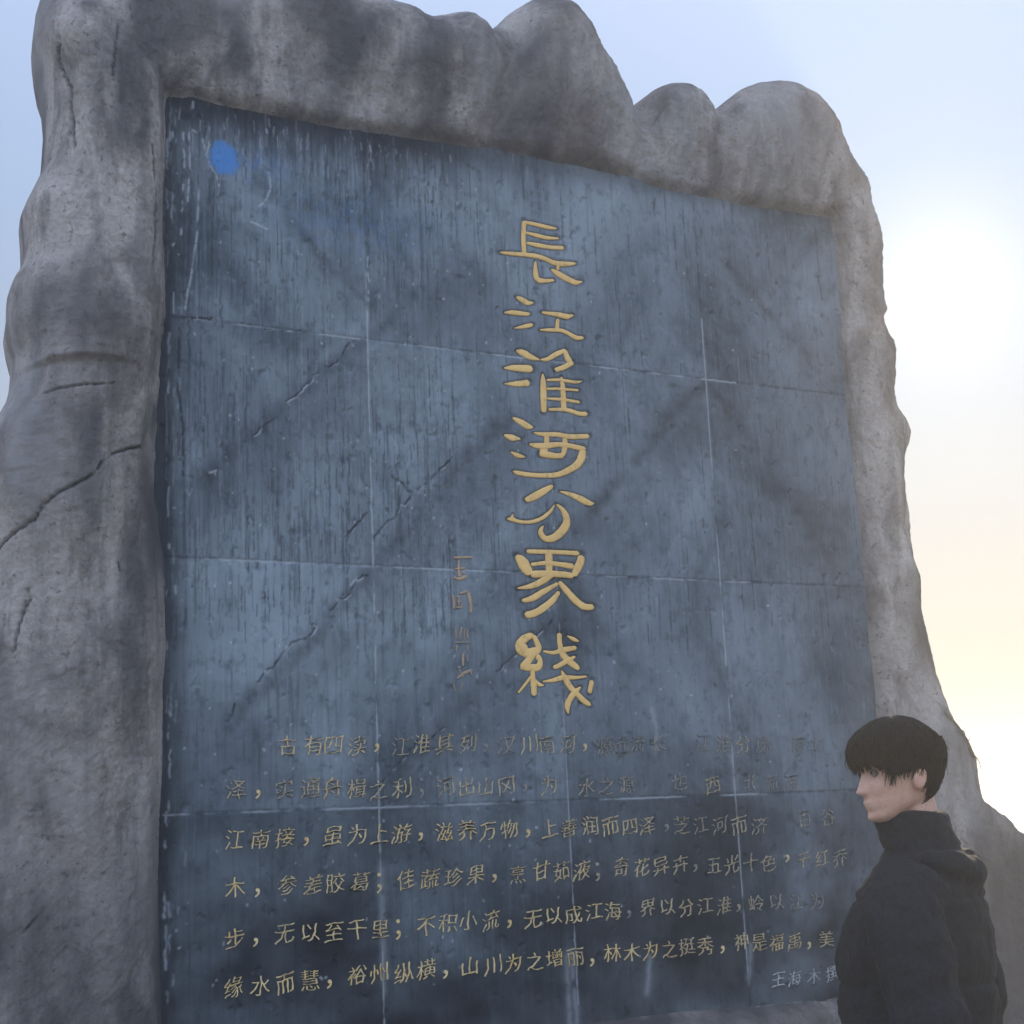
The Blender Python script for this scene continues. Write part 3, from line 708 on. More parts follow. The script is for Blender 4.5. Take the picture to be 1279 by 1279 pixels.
# ---- the inscribed panel of slabs
def build_panel():
    step = 0.005
    x0, x1, z0, z1 = -0.12, 4.15, 0.55, 5.16
    nx, nz = int((x1 - x0) / step), int((z1 - z0) / step)
    X = x0 + np.arange(nx) * step
    Z = z0 + np.arange(nz) * step
    XX, ZZ = np.meshgrid(X, Z)
    dark = np.zeros((nz, nx)); white = np.zeros_like(dark); blue = np.zeros_like(dark); dep = np.zeros_like(dark)
    zero = np.zeros_like(XX)
    h = 1.1229
    zr = 2.8294
    seams_x = (1.0, 2.0, 3.0)
    seams_z = (zr + h, zr, zr - h)
    rs = np.random.default_rng(4)
    S = lambda g, pts, w, v, **k: seg_raster(g, x0, z0, step, pts, w, v, **k)
    lime = {(0, 'x'): 0.55, (1, 'x'): 0.40, (2, 'x'): 0.42, (0, 'z'): 0.30, (1, 'z'): 0.42, (2, 'z'): 0.42}
    for k, sx in enumerate(seams_x):
        ln = [(sx, 0.6), (sx + 0.002, 2.0), (sx, 5.1)]
        S(dep, ln, 0.0055, 0.0035)
        S(dark, ln, 0.007, 0.55, wob=0.004, seed=k, broken=0.45)
        if k != 1:
            S(white, [(sx, 0.75), (sx, 4.3)], 0.0040, 0.62, wob=0.0015, seed=40 + k, broken=0.40, bscale=0.07)
        else:
            S(white, [(sx, 0.75), (sx, 3.3)], 0.0036, 0.55, wob=0.0015, seed=40 + k, broken=0.42, bscale=0.07)
    for k, sz in enumerate(seams_z):
        ln = [(-0.1, sz), (2, sz + 0.001), (4.15, sz)]
        S(dep, ln, 0.0055, 0.004)
        S(dark, ln, 0.008, 0.6, wob=0.005, seed=9 + k, broken=0.45)
        S(white, [(0.0, sz), (3.2, sz)], 0.0042, 0.60, wob=0.0025, seed=60 + k, broken=0.50, bscale=0.06)
    # hair cracks with lime in them
    for k, c in enumerate(CRACKS):
        c = MMS(c)
        S(dep, c, 0.0065, 0.006, wob=0.014, seed=k, broken=0.18)
        S(dark, c, 0.0070, 1.0, wob=0.014, seed=k, broken=0.18)
        S(white, [np.asarray(p) + [0.007, -0.005] for p in c], 0.0036, 0.60, wob=0.014, seed=k, broken=0.80)
        S(dark, c, 0.035, 0.22, soft=0.7, wob=0.02, seed=k)
    # broad diagonal dark bands
    for k, c in enumerate(DARK_BANDS):
        S(dark, MMS(c), 0.050, 0.60, soft=0.75, wob=0.03, seed=20 + k, broken=0.10, bscale=0.1)
        S(dark, [np.asarray(p) + [0.09, -0.07] for p in MMS(c)], 0.15, 0.42, soft=0.7, wob=0.06, seed=30 + k, broken=0.2)
    nbig = 0.5 + 0.5 * fbm(XX * 6, zero, ZZ * 6, 4, 12)
    dark *= 0.55 + 0.75 * nbig
    # thin vertical tool lines and drips
    for k in range(1500):
        u = rs.random()
        sx = rs.uniform(0.0, 1.45) if u < 0.62 else rs.uniform(0.0, 4.05)
        base = rs.choice([zr + h, zr, zr + 0.35 * h, zr - 0.3 * h, zr + 1.5 * h]) + abs(rs.normal(0, 0.30)) - 0.05
        ln = rs.exponential(0.16) + 0.05
        w = rs.uniform(0.0022, 0.0042)
        sgn = rs.random()
        p = [(sx, base), (sx + rs.normal(0, 0.003), base + ln)]
        if sgn < 0.75:
            S(dark, p, w, rs.uniform(0.25, 0.75), wob=0.003, seed=k, broken=0.3)
            S(dep, p, w, 0.0016)
        else:
            S(white, p, w * 0.8, rs.uniform(0.06, 0.22), wob=0.003, seed=k, broken=0.4)
    # chips and splashes
    for k in range(380):
        sx, sz = rs.uniform(0.02, 3.4) , rs.uniform(0.9, 4.9)
        if rs.random() < 0.5:
            sx *= 0.55
        S(white, [(sx, sz), (sx + rs.normal(0, .003), sz + rs.normal(0, .005))], rs.uniform(0.0028, 0.0052), rs.uniform(0.25, 0.9) ** 1.5)
    for k, c in enumerate(SCRATCHES):
        S(white, MMS(c), 0.0045, 0.62, wob=0.004, seed=k, broken=0.35)
    for k, c in enumerate(RUNS):
        S(white, MMS(c), 0.014, 0.30, soft=0.8, wob=0.006, seed=k, broken=0.2)
        S(white, MMS(c), 0.004, 0.30, wob=0.004, seed=k, broken=0.3)
    # lime fringe below the lip, top left
    for k in range(130):
        sx = rs.uniform(0.02, 1.5) ** 1.0
        sz = 5.03 - 0.02 * sx + rs.uniform(-0.20, 0.01)
        S(white, [(sx, sz), (sx + rs.normal(0, 0.004), sz - rs.uniform(0.02, 0.10))], 0.0030, rs.uniform(0.08, 0.42), wob=0.004, seed=k, broken=0.4)
    # blue paint splash
    bx, bz = BLUE[0] / 1000, BLUE[1] / 1000
    rr = np.hypot(XX - bx, (ZZ - bz) * 0.93)
    nn = fbm(XX * 16, zero, ZZ * 16, 4, 71) + 0.8 * fbm(XX * 70, zero, ZZ * 45, 2, 72)
    blue = np.maximum(blue, sstep(0.092, 0.056, rr + 0.018 * nn) * (0.86 + 0.1 * np.clip(nn, -1, 1)))
    blue = np.maximum(blue, 0.26 * np.exp(-((XX - bx - 0.17) / 0.16) ** 2 - ((ZZ - bz + 0.01) / 0.075) ** 2) * np.clip(0.6 + nn, 0, 1))
    blue = np.maximum(blue, 0.14 * np.exp(-((XX - 0.95) / 0.45) ** 2 - ((ZZ - 4.55) / 0.16) ** 2) * np.clip(0.6 + nn, 0, 1))
    S(white, [(bx - 0.075, bz + 0.07), (bx - 0.085, bz), (bx - 0.05, bz - 0.08)], 0.004, 0.6, wob=0.01, seed=3, broken=0.4)
    # recesses of the carved title strokes
    for ch in TITLE:
        for stq in ch:
            p = catmull([(a / 1000, b / 1000, w / 1000) for a, b, w in stq], 5)
            for a, b in zip(p[:-1], p[1:]):
                S(dep, [a[:2], b[:2]], max(0.006, a[2] * 0.5 + 0.004), 0.009, soft=2.0)
                S(dark, [a[:2], b[:2]], max(0.008, a[2] * 0.5 + 0.010), 0.55, soft=1.6)
    # the raw, mortar-smeared left edge
    S(dark, [(0.115, 3.75), (0.105, 4.2), (0.125, 4.6), (0.10, 4.85)], 0.0055, 0.7, wob=0.012, seed=6, broken=0.25)
    S(dark, [(0.09, 3.2), (0.085, 3.45), (0.062, 3.6), (0.068, 3.9)], 0.006, 0.95, wob=0.010, seed=7, broken=0.1)
    S(dep, [(0.09, 3.2), (0.085, 3.45), (0.062, 3.6), (0.068, 3.9)], 0.006, 0.006, wob=0.010, seed=7)
    for k in range(90):
        sz = rs.uniform(0.9, 5.0)
        sx = abs(rs.normal(0.0, 0.03)) + 0.005
        S(white if rs.random() < 0.55 else dark, [(sx, sz), (sx + rs.normal(0, .004), sz + rs.uniform(0.02, 0.14))], rs.uniform(0.003, 0.006), rs.uniform(0.15, 0.6), wob=0.008, seed=k, broken=0.4)
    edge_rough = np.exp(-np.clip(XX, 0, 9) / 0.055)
    # lip stains and darker foot row, both with painted-in shade; darker left edge
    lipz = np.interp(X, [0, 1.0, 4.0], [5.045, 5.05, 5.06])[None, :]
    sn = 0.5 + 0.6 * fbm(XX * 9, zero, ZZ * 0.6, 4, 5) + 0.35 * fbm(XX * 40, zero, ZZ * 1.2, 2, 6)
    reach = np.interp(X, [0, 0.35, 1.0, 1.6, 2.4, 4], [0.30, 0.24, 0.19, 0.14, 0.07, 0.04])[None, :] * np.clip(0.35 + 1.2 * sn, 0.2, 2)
    seep_shade = np.exp(-(np.clip(lipz - ZZ - 0.02, 0, 9) / np.maximum(reach, 0.01)) ** 1.7)
    seep_shade *= np.interp(X, [0, 1.2, 2.2, 4], [0.95, 0.85, 0.40, 0.28])[None, :]
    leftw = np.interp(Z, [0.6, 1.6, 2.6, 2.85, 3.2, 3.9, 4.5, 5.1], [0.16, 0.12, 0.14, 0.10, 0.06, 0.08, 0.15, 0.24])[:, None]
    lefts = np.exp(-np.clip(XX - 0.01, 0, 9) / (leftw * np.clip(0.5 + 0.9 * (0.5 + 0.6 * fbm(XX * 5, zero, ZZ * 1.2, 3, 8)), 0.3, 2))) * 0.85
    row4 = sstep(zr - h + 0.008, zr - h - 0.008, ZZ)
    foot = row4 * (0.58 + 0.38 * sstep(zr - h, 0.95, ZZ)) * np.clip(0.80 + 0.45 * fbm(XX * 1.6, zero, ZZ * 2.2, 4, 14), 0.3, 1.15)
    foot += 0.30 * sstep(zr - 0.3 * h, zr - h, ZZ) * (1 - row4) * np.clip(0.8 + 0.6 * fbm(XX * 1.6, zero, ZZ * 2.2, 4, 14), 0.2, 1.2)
    dmp_shade = np.clip(np.maximum(np.maximum(seep_shade, lefts), foot), 0, 0.97)
    # slabs differ slightly in tone and sit slightly uneven
    ci = np.clip(np.floor(XX), 0, 3).astype(int); rj = np.clip(np.floor((ZZ - (zr - 2 * h)) / h), 0, 3).astype(int)
    tone = rs.uniform(0, 0.26, (4, 4))[rj, ci]
    dmp_shade = np.clip(dmp_shade + tone * (1 - dmp_shade), 0, 0.97)
    off = rs.normal(0, 0.0005, (4, 4))[rj, ci]
    y = dep + off
    y = y + 0.0016 * fbm(XX * 22, zero, ZZ * 7, 3, 2) + 0.0011 * fbm(XX * 60, zero, ZZ * 34, 2, 23) + 0.0012 * fbm(XX * 1.3, zero, ZZ * 1.3, 2, 33)
    y = y + edge_rough * (0.010 * fbm(XX * 20, zero, ZZ * 5, 3, 81) - 0.002)
    rough_zone = np.exp(-((XX - 1.35) / 0.55) ** 2 - ((ZZ - 3.35) / 0.75) ** 2) + 0.6 * np.exp(-((XX - 2.7) / 0.6) ** 2 - ((ZZ - 3.9) / 0.6) ** 2)
    y = y + rough_zone * (0.0030 * fbm(XX * 28, zero, ZZ * 24, 3, 62) + 0.0020 * np.abs(fbm(XX * 13 + ZZ * 5, zero, ZZ * 15, 3, 64)))
    chip = np.clip(fbm(XX * 17, zero, ZZ * 13, 3, 44) - 0.42, 0, 1)
    y = y + 0.02 * chip
    V = np.stack([XX.ravel(), y.ravel(), ZZ.ravel()], 1)
    idx = np.arange(nx * nz).reshape(nz, nx)
    q = np.stack([idx[:-1, :-1], idx[:-1, 1:], idx[1:, 1:], idx[1:, :-1]], -1).reshape(-1, 4)
    # thickness: back sheet and rim
    bx0, bx1, bz0, bz1 = X[0], X[-1], Z[0], Z[-1]
    nb = len(V)
    V = np.vstack([V, [[bx0, 0.10, bz0], [bx1, 0.10, bz0], [bx1, 0.10, bz1], [bx0, 0.10, bz1]]])
    fb = np.array([[nb + 3, nb + 2, nb + 1, nb]])
    mk = np.stack([np.clip(dark, 0, 1).ravel(), np.clip(white, 0, 1).ravel(), np.clip(blue, 0, 1).ravel()], 1)
    mk = np.vstack([mk, np.zeros((4, 3))])
    dm = np.concatenate([dmp_shade.ravel(), np.zeros(4)])
    mesh_np('inscription_panel', V - MOFF, [q, fb], PANEL, monument, True, {'marks': mk, 'damp_shade': dm})
    return


# ---- lettering
def stroke_mesh(pts, k, proud=0.0006):
    p = catmull(pts, 7)
    seg = np.linalg.norm(np.diff(p[:, :2], axis=0), axis=1)
    L = np.concatenate([[0], np.cumsum(seg)])
    p = np.stack([np.interp(np.linspace(0, L[-1], 34), L, p[:, c]) for c in range(3)], 1)
    tg = np.gradient(p[:, :2], axis=0)
    tg /= np.linalg.norm(tg, axis=1, keepdims=True) + 1e-9
    s = np.linspace(0, L[-1], 34)
    w = np.maximum(p[:, 2], 0.003) * 0.5
    for e in (s, L[-1] - s):
        r = np.clip(e / np.maximum(w * 0.8, 1e-4), 0, 1)
        w = w * np.maximum(0.25, np.sqrt(np.clip(1 - (1 - r) ** 2, 0, 1)))
    w = w * (1 + 0.10 * noise3(s * 60, s * 0 + k * 1.7, s * 0, 3))
    nrm = np.stack([-tg[:, 1], tg[:, 0]], 1)
    prof = [(-1.0, 0.0090), (-0.97, 0.0030), (-0.6, 0.0012), (0.0, 0.0016), (0.6, 0.0012), (0.97, 0.0030), (1.0, 0.0090)]
    rows = []
    for o, d in prof:
        q = p[:, :2] + nrm * (w * o)[:, None]
        rows.append(np.stack([q[:, 0], np.full(len(q), d - proud - 0.0003 * (k % 7)), q[:, 1]], 1))
    V = np.array(rows)                                # (7,n,3)
    m, n = V.shape[:2]
    idx = np.arange(m * n).reshape(m, n)
    q = np.stack([idx[:-1, :-1], idx[:-1, 1:], idx[1:, 1:], idx[1:, :-1]], -1).reshape(-1, 4)
    return V.reshape(-1, 3), q


def build_strokes(name, strokes, mat, label=None, attrs=None, proud=0.0006):
    vs, fs, off = [], [], 0
    for k, stq in enumerate(strokes):
        v, f = stroke_mesh([(a / 1000, b / 1000, w / 1000) for a, b, w in stq], k, proud)
        vs.append(v); fs.append(f + off); off += len(v)
    V = np.vstack(vs); F = np.vstack(fs)
    at = None
    if attrs:
        at = {'wear': np.interp(V[:, 2], attrs[0], attrs[1])}
    o = mesh_np(name, V - MOFF, F, mat, monument, True, at)
    if label:
        o['label'] = label
    return o


GLYPH = {}


def glyph(c):
    """outline of a character, its horizontals thinned and its edges swollen a little as a brush would leave them"""
    if c not in GLYPH:
        cu = bpy.data.curves.new('letter', 'FONT')
        cu.body = c
        cu.size = 1.0
        cu.resolution_u = 3
        o = bpy.data.objects.new('letter', cu)
        COL.objects.link(o)
        bpy.context.view_layer.update()
        me = o.to_mesh()
        bm = bmesh.new()
        bm.from_mesh(me)
        o.to_mesh_clear()
        bpy.data.objects.remove(o)
        bpy.data.curves.remove(cu)
        bmesh.ops.remove_doubles(bm, verts=bm.verts, dist=1e-5)
        be = [e for e in bm.edges if len(e.link_faces) == 1 and e.calc_length() > 0.045]
        bmesh.ops.subdivide_edges(bm, edges=be, cuts=3)
        bmesh.ops.triangulate(bm, faces=bm.faces)
        bm.verts.index_update()
        n = len(bm.verts)
        v = np.array([q.co[:] for q in bm.verts], float)
        nr = np.zeros((n, 2))
        rim = []
        for e in bm.edges:
            if len(e.link_faces) != 1:
                continue
            a, b = e.verts[0].index, e.verts[1].index
            fc = np.array(e.link_faces[0].calc_center_median()[:2])
            d = v[b, :2] - v[a, :2]
            q = np.array([d[1], -d[0]])
            q /= np.linalg.norm(q) + 1e-12
            if q @ (fc - (v[a, :2] + v[b, :2]) / 2) > 0:
                q = -q
            nr[a] += q; nr[b] += q
            rim.append((a, b))
        nr /= np.linalg.norm(nr, axis=1, keepdims=True) + 1e-9
        sw = noise3(v[:, 0] * 5.5, v[:, 1] * 5.5, np.full(n, ord(c) * 0.37), 7)
        lo = 0.5 + 0.5 * noise3(v[:, 0] * 2.3, v[:, 1] * 2.3, np.full(n, ord(c) * 0.11), 17)
        thin = 1.0 if c not in '，；、' else 0.0
        v[:, 0] += nr[:, 0] * thin * (-0.009 + 0.017 * sw)
        v[:, 1] += nr[:, 1] * thin * (-0.020 + 0.012 * lo + 0.016 * sw)
        f = [tuple(x.index for x in p.verts) for p in bm.faces]
        bm.free()
        top = v.copy(); top[:, 2] = 0.03
        bot = v.copy(); bot[:, 2] = -0.03
        f = f + [(a, b, b + n, a + n) for a, b in rim]
        GLYPH[c] = (np.vstack([top, bot]), f)
    return GLYPH[c]


def build_text(name, chars, mat, label=None):
    verts, faces, wear, off = [], [], [], 0
    for k, (c, u, v, w, h, wr) in enumerate(chars):
        g, f = glyph(c)
        p = g.copy()
        gx, gy = p[:, 0].copy(), p[:, 1].copy()
        if c in '，；、':
            cx_, cy_ = (gx.min() + gx.max()) / 2, (gy.min() + gy.max()) / 2
            sx = (gx - cx_) * 1.25; sy = (gy - cy_) * 1.25
        else:
            sx = gx - 0.5
            sy = gy - 0.36
            sx, sy = sx * 1.02, sy * 1.04
            # brush manner: right shoulder lifted, strokes swelling and a little bowed
            r = np.random.default_rng(k * 31 + ord(c) % 97)
            sy = sy + 0.13 * sx + 0.05 * np.sin(sx * 3.0 + r.uniform(0, 6)) + 0.02 * np.sin(sx * 11 + sy * 5)
            sx = sx + 0.05 * sy + 0.035 * np.sin(sy * 4.0 + r.uniform(0, 6)) + 0.015 * np.sin(sy * 13 + sx * 7)
            sx = sx * r.uniform(0.92, 1.06); sy = sy * r.uniform(0.94, 1.06)
        X = u / 1000 + sx * w / 1000
        Z = v / 1000 + sy * h / 1000
        Y = -0.0045 - 0.0010 * (p[:, 2] > 0) + 0.010 * (p[:, 2] < 0)
        verts.append(np.stack([X, Y, Z], 1))
        faces += [tuple(i + off for i in q) for q in f]
        wear.append(np.full(len(p), wr))
        off += len(p)
    V = np.vstack(verts) - MOFF
    me = bpy.data.meshes.new(name)
    me.from_pydata(V.tolist(), [], faces)
    me.update()
    a = me.attributes.new('wear', 'FLOAT', 'POINT')
    a.data.foreach_set('value', np.concatenate(wear).astype(np.float32))
    me.materials.append(mat)
    o = bpy.data.objects.new(name, me)
    COL.objects.link(o)
    o.parent = monument
    if label:
        o['label'] = label
    return o


build_rock()
build_panel()
GOLD = mat_gold('ochre_gold_paint', (0.92, 0.58, 0.20), (0.80, 0.49, 0.165), False)
FADED = mat_gold('faded_gold_paint', (0.86, 0.66, 0.34), (0.78, 0.53, 0.21), True)
RUSTY = mat_gold('rubbed_rust_gold_paint', (0.55, 0.35, 0.19), (0.42, 0.29, 0.18), True)
CHALK = mat_gold('grey_white_paint', (0.6, 0.61, 0.62), (0.5, 0.51, 0.52), True)
for c in TITLE:
    build_strokes('title_character', c, GOLD)
build_strokes('calligrapher_signature', SIGNATURE, RUSTY, 'small half worn column of brush writing left of the title', ([2.2, 2.55, 2.85], [0.42, 0.36, 0.10]), 0.0065)
for l in TEXT:
    ph = []
    for k, c in enumerate(l):
        ph.append(c)
        far = k + 1 < len(l) and l[k + 1][1] - c[1] > 190
        if c[0] in '，；' or far or k + 1 == len(l):
            build_text('inscription_phrase', ph, FADED)
            ph = []
build_text('author_credit', CREDIT, CHALK, 'small grey white credit below the last line')

# ------------------------------------------------------------------ dry weed rooted in the rock's right edge
def tube(path, r0, r1, seg=6):
    p = catmull(path, 6)
    n = len(p)
    tg = np.gradient(p, axis=0)
    tg /= np.linalg.norm(tg, axis=1, keepdims=True) + 1e-9
    ref = np.array([0.3, 0.9, 0.2])
    a = np.cross(tg, ref); a /= np.linalg.norm(a, axis=1, keepdims=True) + 1e-9
    b = np.cross(tg, a)
    ang = np.linspace(0, 2 * np.pi, seg, endpoint=False)
    rr = np.linspace(r0, r1, n)[:, None, None]
    V = p[:, None, :] + rr * (a[:, None, :] * np.cos(ang)[None, :, None] + b[:, None, :] * np.sin(ang)[None, :, None])
    idx = np.arange(n * seg).reshape(n, seg)
    q = np.stack([idx[:-1], np.roll(idx[:-1], -1, 1), np.roll(idx[1:], -1, 1), idx[1:]], -1).reshape(-1, 4)
    return V.reshape(-1, 3), q


def build_weed():
    base = np.array([4.64, 0.06, 1.98])
    paths = [[(0, 0, 0), (0.030, 0.0, 0.045), (0.060, 0.01, 0.030), (0.062, 0.01, -0.015)],
             [(0.06, 0, -0.07), (0.10, 0.01, -0.085), (0.135, 0.0, -0.125), (0.150, 0.0, -0.180)],
             [(0.02, 0, -0.02), (0.055, -0.01, -0.02), (0.09, 0, -0.055)],
             [(0.05, 0.0, -0.06), (0.075, 0.01, -0.03), (0.085, 0.0, 0.0)]]
    vs, fs, off = [], [], 0
    for p in paths:
        v, f = tube(np.array(p), 0.0045, 0.002)
        vs.append(v); fs.append(f + off); off += len(v)
    o = mesh_np('dry_weed', np.vstack(vs), np.vstack(fs), mat_plain('dry_stalk', (0.16, 0.13, 0.07), 0.8, 0.3, 40, 0))
    o.location = base
    o['label'] = 'thin curled dry weed stalks sprouting from the right edge of the monument'
    o['category'] = 'weed'


build_weed()

# ------------------------------------------------------------------ the person
HAIR = mat_plain('black_hair', (0.015, 0.013, 0.013), 0.7, 0.4, 120, 0.4, 0.003, 0.12)
JACKET_M = mat_plain('dark_padded_jacket_cloth', (0.014, 0.016, 0.020), 0.85, 0.35, 90, 0.6, 0.004, 0.2)
TROUSER_M = mat_plain('black_trouser_cloth', (0.018, 0.018, 0.021), 0.85, 0.25, 60, 0.2, 0.002)
SHOE_M = mat_plain('dark_shoe_leather', (0.02, 0.02, 0.02), 0.5, 0.2, 40, 0.1, 0.001)
EYE_M = mat_plain('eye_white', (0.20, 0.18, 0.17), 0.25, 0.05, 20, 0)
PUPIL_M = mat_plain('dark_iris', (0.012, 0.009, 0.007), 0.2, 0.1, 20, 0)


def mat_skin():
    m, nt, b = new_mat('skin')
    v = obj_vec(nt)
    n = noise_node(nt, v, 24.0, 4, 0.6)
    c = mixc(nt, ramp(nt, n, 0.3, 0.7), (0.55, 0.29, 0.20), (0.66, 0.40, 0.29))
    n2 = noise_node(nt, v, 160.0, 3, 0.6)
    c = mixc(nt, ramp(nt, n2, 0.45, 0.7, 0, 0.4), c, (0.48, 0.22, 0.15))
    bump(nt, b, n2, 0.25, 0.001)
    nt.links.new(c, b.inputs['Base Color'])
    b.inputs['Roughness'].default_value = 0.55
    b.inputs['Subsurface Weight'].default_value = 0.12
    b.inputs['Subsurface Radius'].default_value = (0.012, 0.005, 0.003)
    return m


SKIN_M = mat_skin()


def loft(rings, seg=40, power=2.0):
    """rings: (cx,cy,cz, rx, ry) level cross sections bottom to top, capped"""
    r = np.array(rings, float)
    t = np.arange(len(r))
    tt = np.linspace(0, len(r) - 1, (len(r) - 1) * 6 + 1)
    q = catmull(r, 6)
    ang = np.linspace(0, 2 * np.pi, seg, endpoint=False)
    c, s = np.cos(ang), np.sin(ang)
    c = np.sign(c) * np.abs(c) ** (2 / power); s = np.sign(s) * np.abs(s) ** (2 / power)
    V = np.stack([q[:, 0:1] + q[:, 3:4] * c, q[:, 1:2] + q[:, 4:5] * s, np.repeat(q[:, 2:3], seg, 1)], -1)
    n = len(q)
    idx = np.arange(n * seg).reshape(n, seg)
    f = np.stack([idx[:-1], np.roll(idx[:-1], -1, 1), np.roll(idx[1:], -1, 1), idx[1:]], -1).reshape(-1, 4)
    V = V.reshape(-1, 3)
    V = np.vstack([V, q[0, :3][None], q[-1, :3][None]])
    b0 = np.stack([np.roll(idx[0], -1), idx[0], np.full(seg, n * seg)], 1)
    b1 = np.stack([idx[-1], np.roll(idx[-1], -1), np.full(seg, n * seg + 1)], 1)
    return V, [f, b0, b1]


def limb(path, radii, seg=20):
    """tapering limb along a 3-D path, capped"""
    p = catmull(np.hstack([np.array(path, float), np.array(radii, float)[:, None]]), 8)
    c = p[:, :3]; rad = p[:, 3]
    n = len(c)
    tg = np.gradient(c, axis=0); tg /= np.linalg.norm(tg, axis=1, keepdims=True)
    ref = np.array([0.21, 0.95, 0.22])
    a = np.cross(tg, ref); a /= np.linalg.norm(a, axis=1, keepdims=True)
    b = np.cross(tg, a)
    ang = np.linspace(0, 2 * np.pi, seg, endpoint=False)
    V = c[:, None] + rad[:, None, None] * (a[:, None] * np.cos(ang)[None, :, None] + b[:, None] * np.sin(ang)[None, :, None])
    idx = np.arange(n * seg).reshape(n, seg)
    f = np.stack([idx[:-1], np.roll(idx[:-1], -1, 1), np.roll(idx[1:], -1, 1), idx[1:]], -1).reshape(-1, 4)
    V = np.vstack([V.reshape(-1, 3), c[:1] - tg[:1] * rad[0] * 0.4, c[-1:] + tg[-1:] * rad[-1] * 0.4])
    b0 = np.stack([np.roll(idx[0], -1), idx[0], np.full(seg, n * seg)], 1)
    b1 = np.stack([idx[-1], np.roll(idx[-1], -1), np.full(seg, n * seg + 1)], 1)
    return V, [f, b0, b1]


def fuse(name, shapes, voxel, smooth_it, mat, parent, after=None):
    """join overlapping closed shapes and grow one continuous surface"""
    vs, fs, off = [], [], 0
    for v, f in shapes:
        vs.append(v)
        fs += [a + off for a in f]
        off += len(v)
    tri = [a for a in fs if a.shape[1] == 3]; qu = [a for a in fs if a.shape[1] == 4]
    lst = ([np.vstack(tri)] if tri else []) + ([np.vstack(qu)] if qu else [])
    o = mesh_np(name, np.vstack(vs), lst, mat)
    bm = bmesh.new(); bm.from_mesh(o.data); bmesh.ops.recalc_face_normals(bm, faces=bm.faces); bm.to_mesh(o.data); bm.free()
    md = o.modifiers.new('grow', 'REMESH'); md.mode = 'VOXEL'; md.voxel_size = voxel
    if smooth_it:
        sm = o.modifiers.new('soft', 'SMOOTH'); sm.iterations = smooth_it; sm.factor = 0.5
    dg = bpy.context.evaluated_depsgraph_get(); dg.update()
    me = bpy.data.meshes.new_from_object(o.evaluated_get(dg))
    o.modifiers.clear()
    o.data = me
    me.polygons.foreach_set('use_smooth', np.full(len(me.polygons), True))
    if after is not None:
        co = np.empty(len(me.vertices) * 3, np.float32); me.vertices.foreach_get('co', co)
        nn = np.empty(len(me.vertices) * 3, np.float32); me.vertices.foreach_get('normal', nn)
        co = after(co.reshape(-1, 3).astype(float), nn.reshape(-1, 3).astype(float))
        me.vertices.foreach_set('co', co.astype(np.float32).ravel())
    me.update()
    if not me.materials:
        me.materials.append(mat)
    me.name = name
    if parent:
        o.parent = parent
    return o


HZ = 1.690          # eye height


def interp(z, pairs):
    a = np.array(pairs, float)
    a = a[np.argsort(a[:, 0])]
    # smooth through the control points
    p = catmull(a, 8)
    return np.interp(z, p[:, 0], p[:, 1])


FRONT = [(-0.118, -0.040), (-0.112, -0.072), (-0.100, -0.086), (-0.086, -0.084), (-0.076, -0.088), (-0.066, -0.090), (-0.052, -0.088), (-0.035, -0.090), (-0.010, -0.088), (0.005, -0.087), (0.022, -0.095), (0.045, -0.094), (0.07, -0.084), (0.092, -0.062), (0.108, -0.030), (0.114, 0.0)]
BACK = [(-0.118, -0.020), (-0.112, -0.010), (-0.10, 0.000), (-0.085, 0.020), (-0.07, 0.055), (-0.04, 0.078), (0.0, 0.094), (0.03, 0.100), (0.06, 0.092), (0.088, 0.066), (0.106, 0.034), (0.114, 0.004)]
HALF = [(-0.118, 0.012), (-0.112, 0.028), (-0.10, 0.043), (-0.08, 0.056), (-0.055, 0.064), (-0.02, 0.070), (0.02, 0.0745), (0.05, 0.075), (0.075, 0.066), (0.095, 0.048), (0.108, 0.024), (0.114, 0.003)]


def head_surface(z, a, grow=0.0):
    """a: azimuth, 0 = face (-Y), pi = back"""
    f, b, w = interp(z, FRONT), interp(z, BACK), interp(z, HALF)
    cy = (f + b) / 2
    ry = (b - f) / 2 + grow
    rx = w + grow
    c, s = np.cos(a), np.sin(a)
    ex = 2 / 2.25
    x = rx * np.sign(s) * np.abs(s) ** ex
    y = cy - ry * np.sign(c) * np.abs(c) ** ex
    return x, y


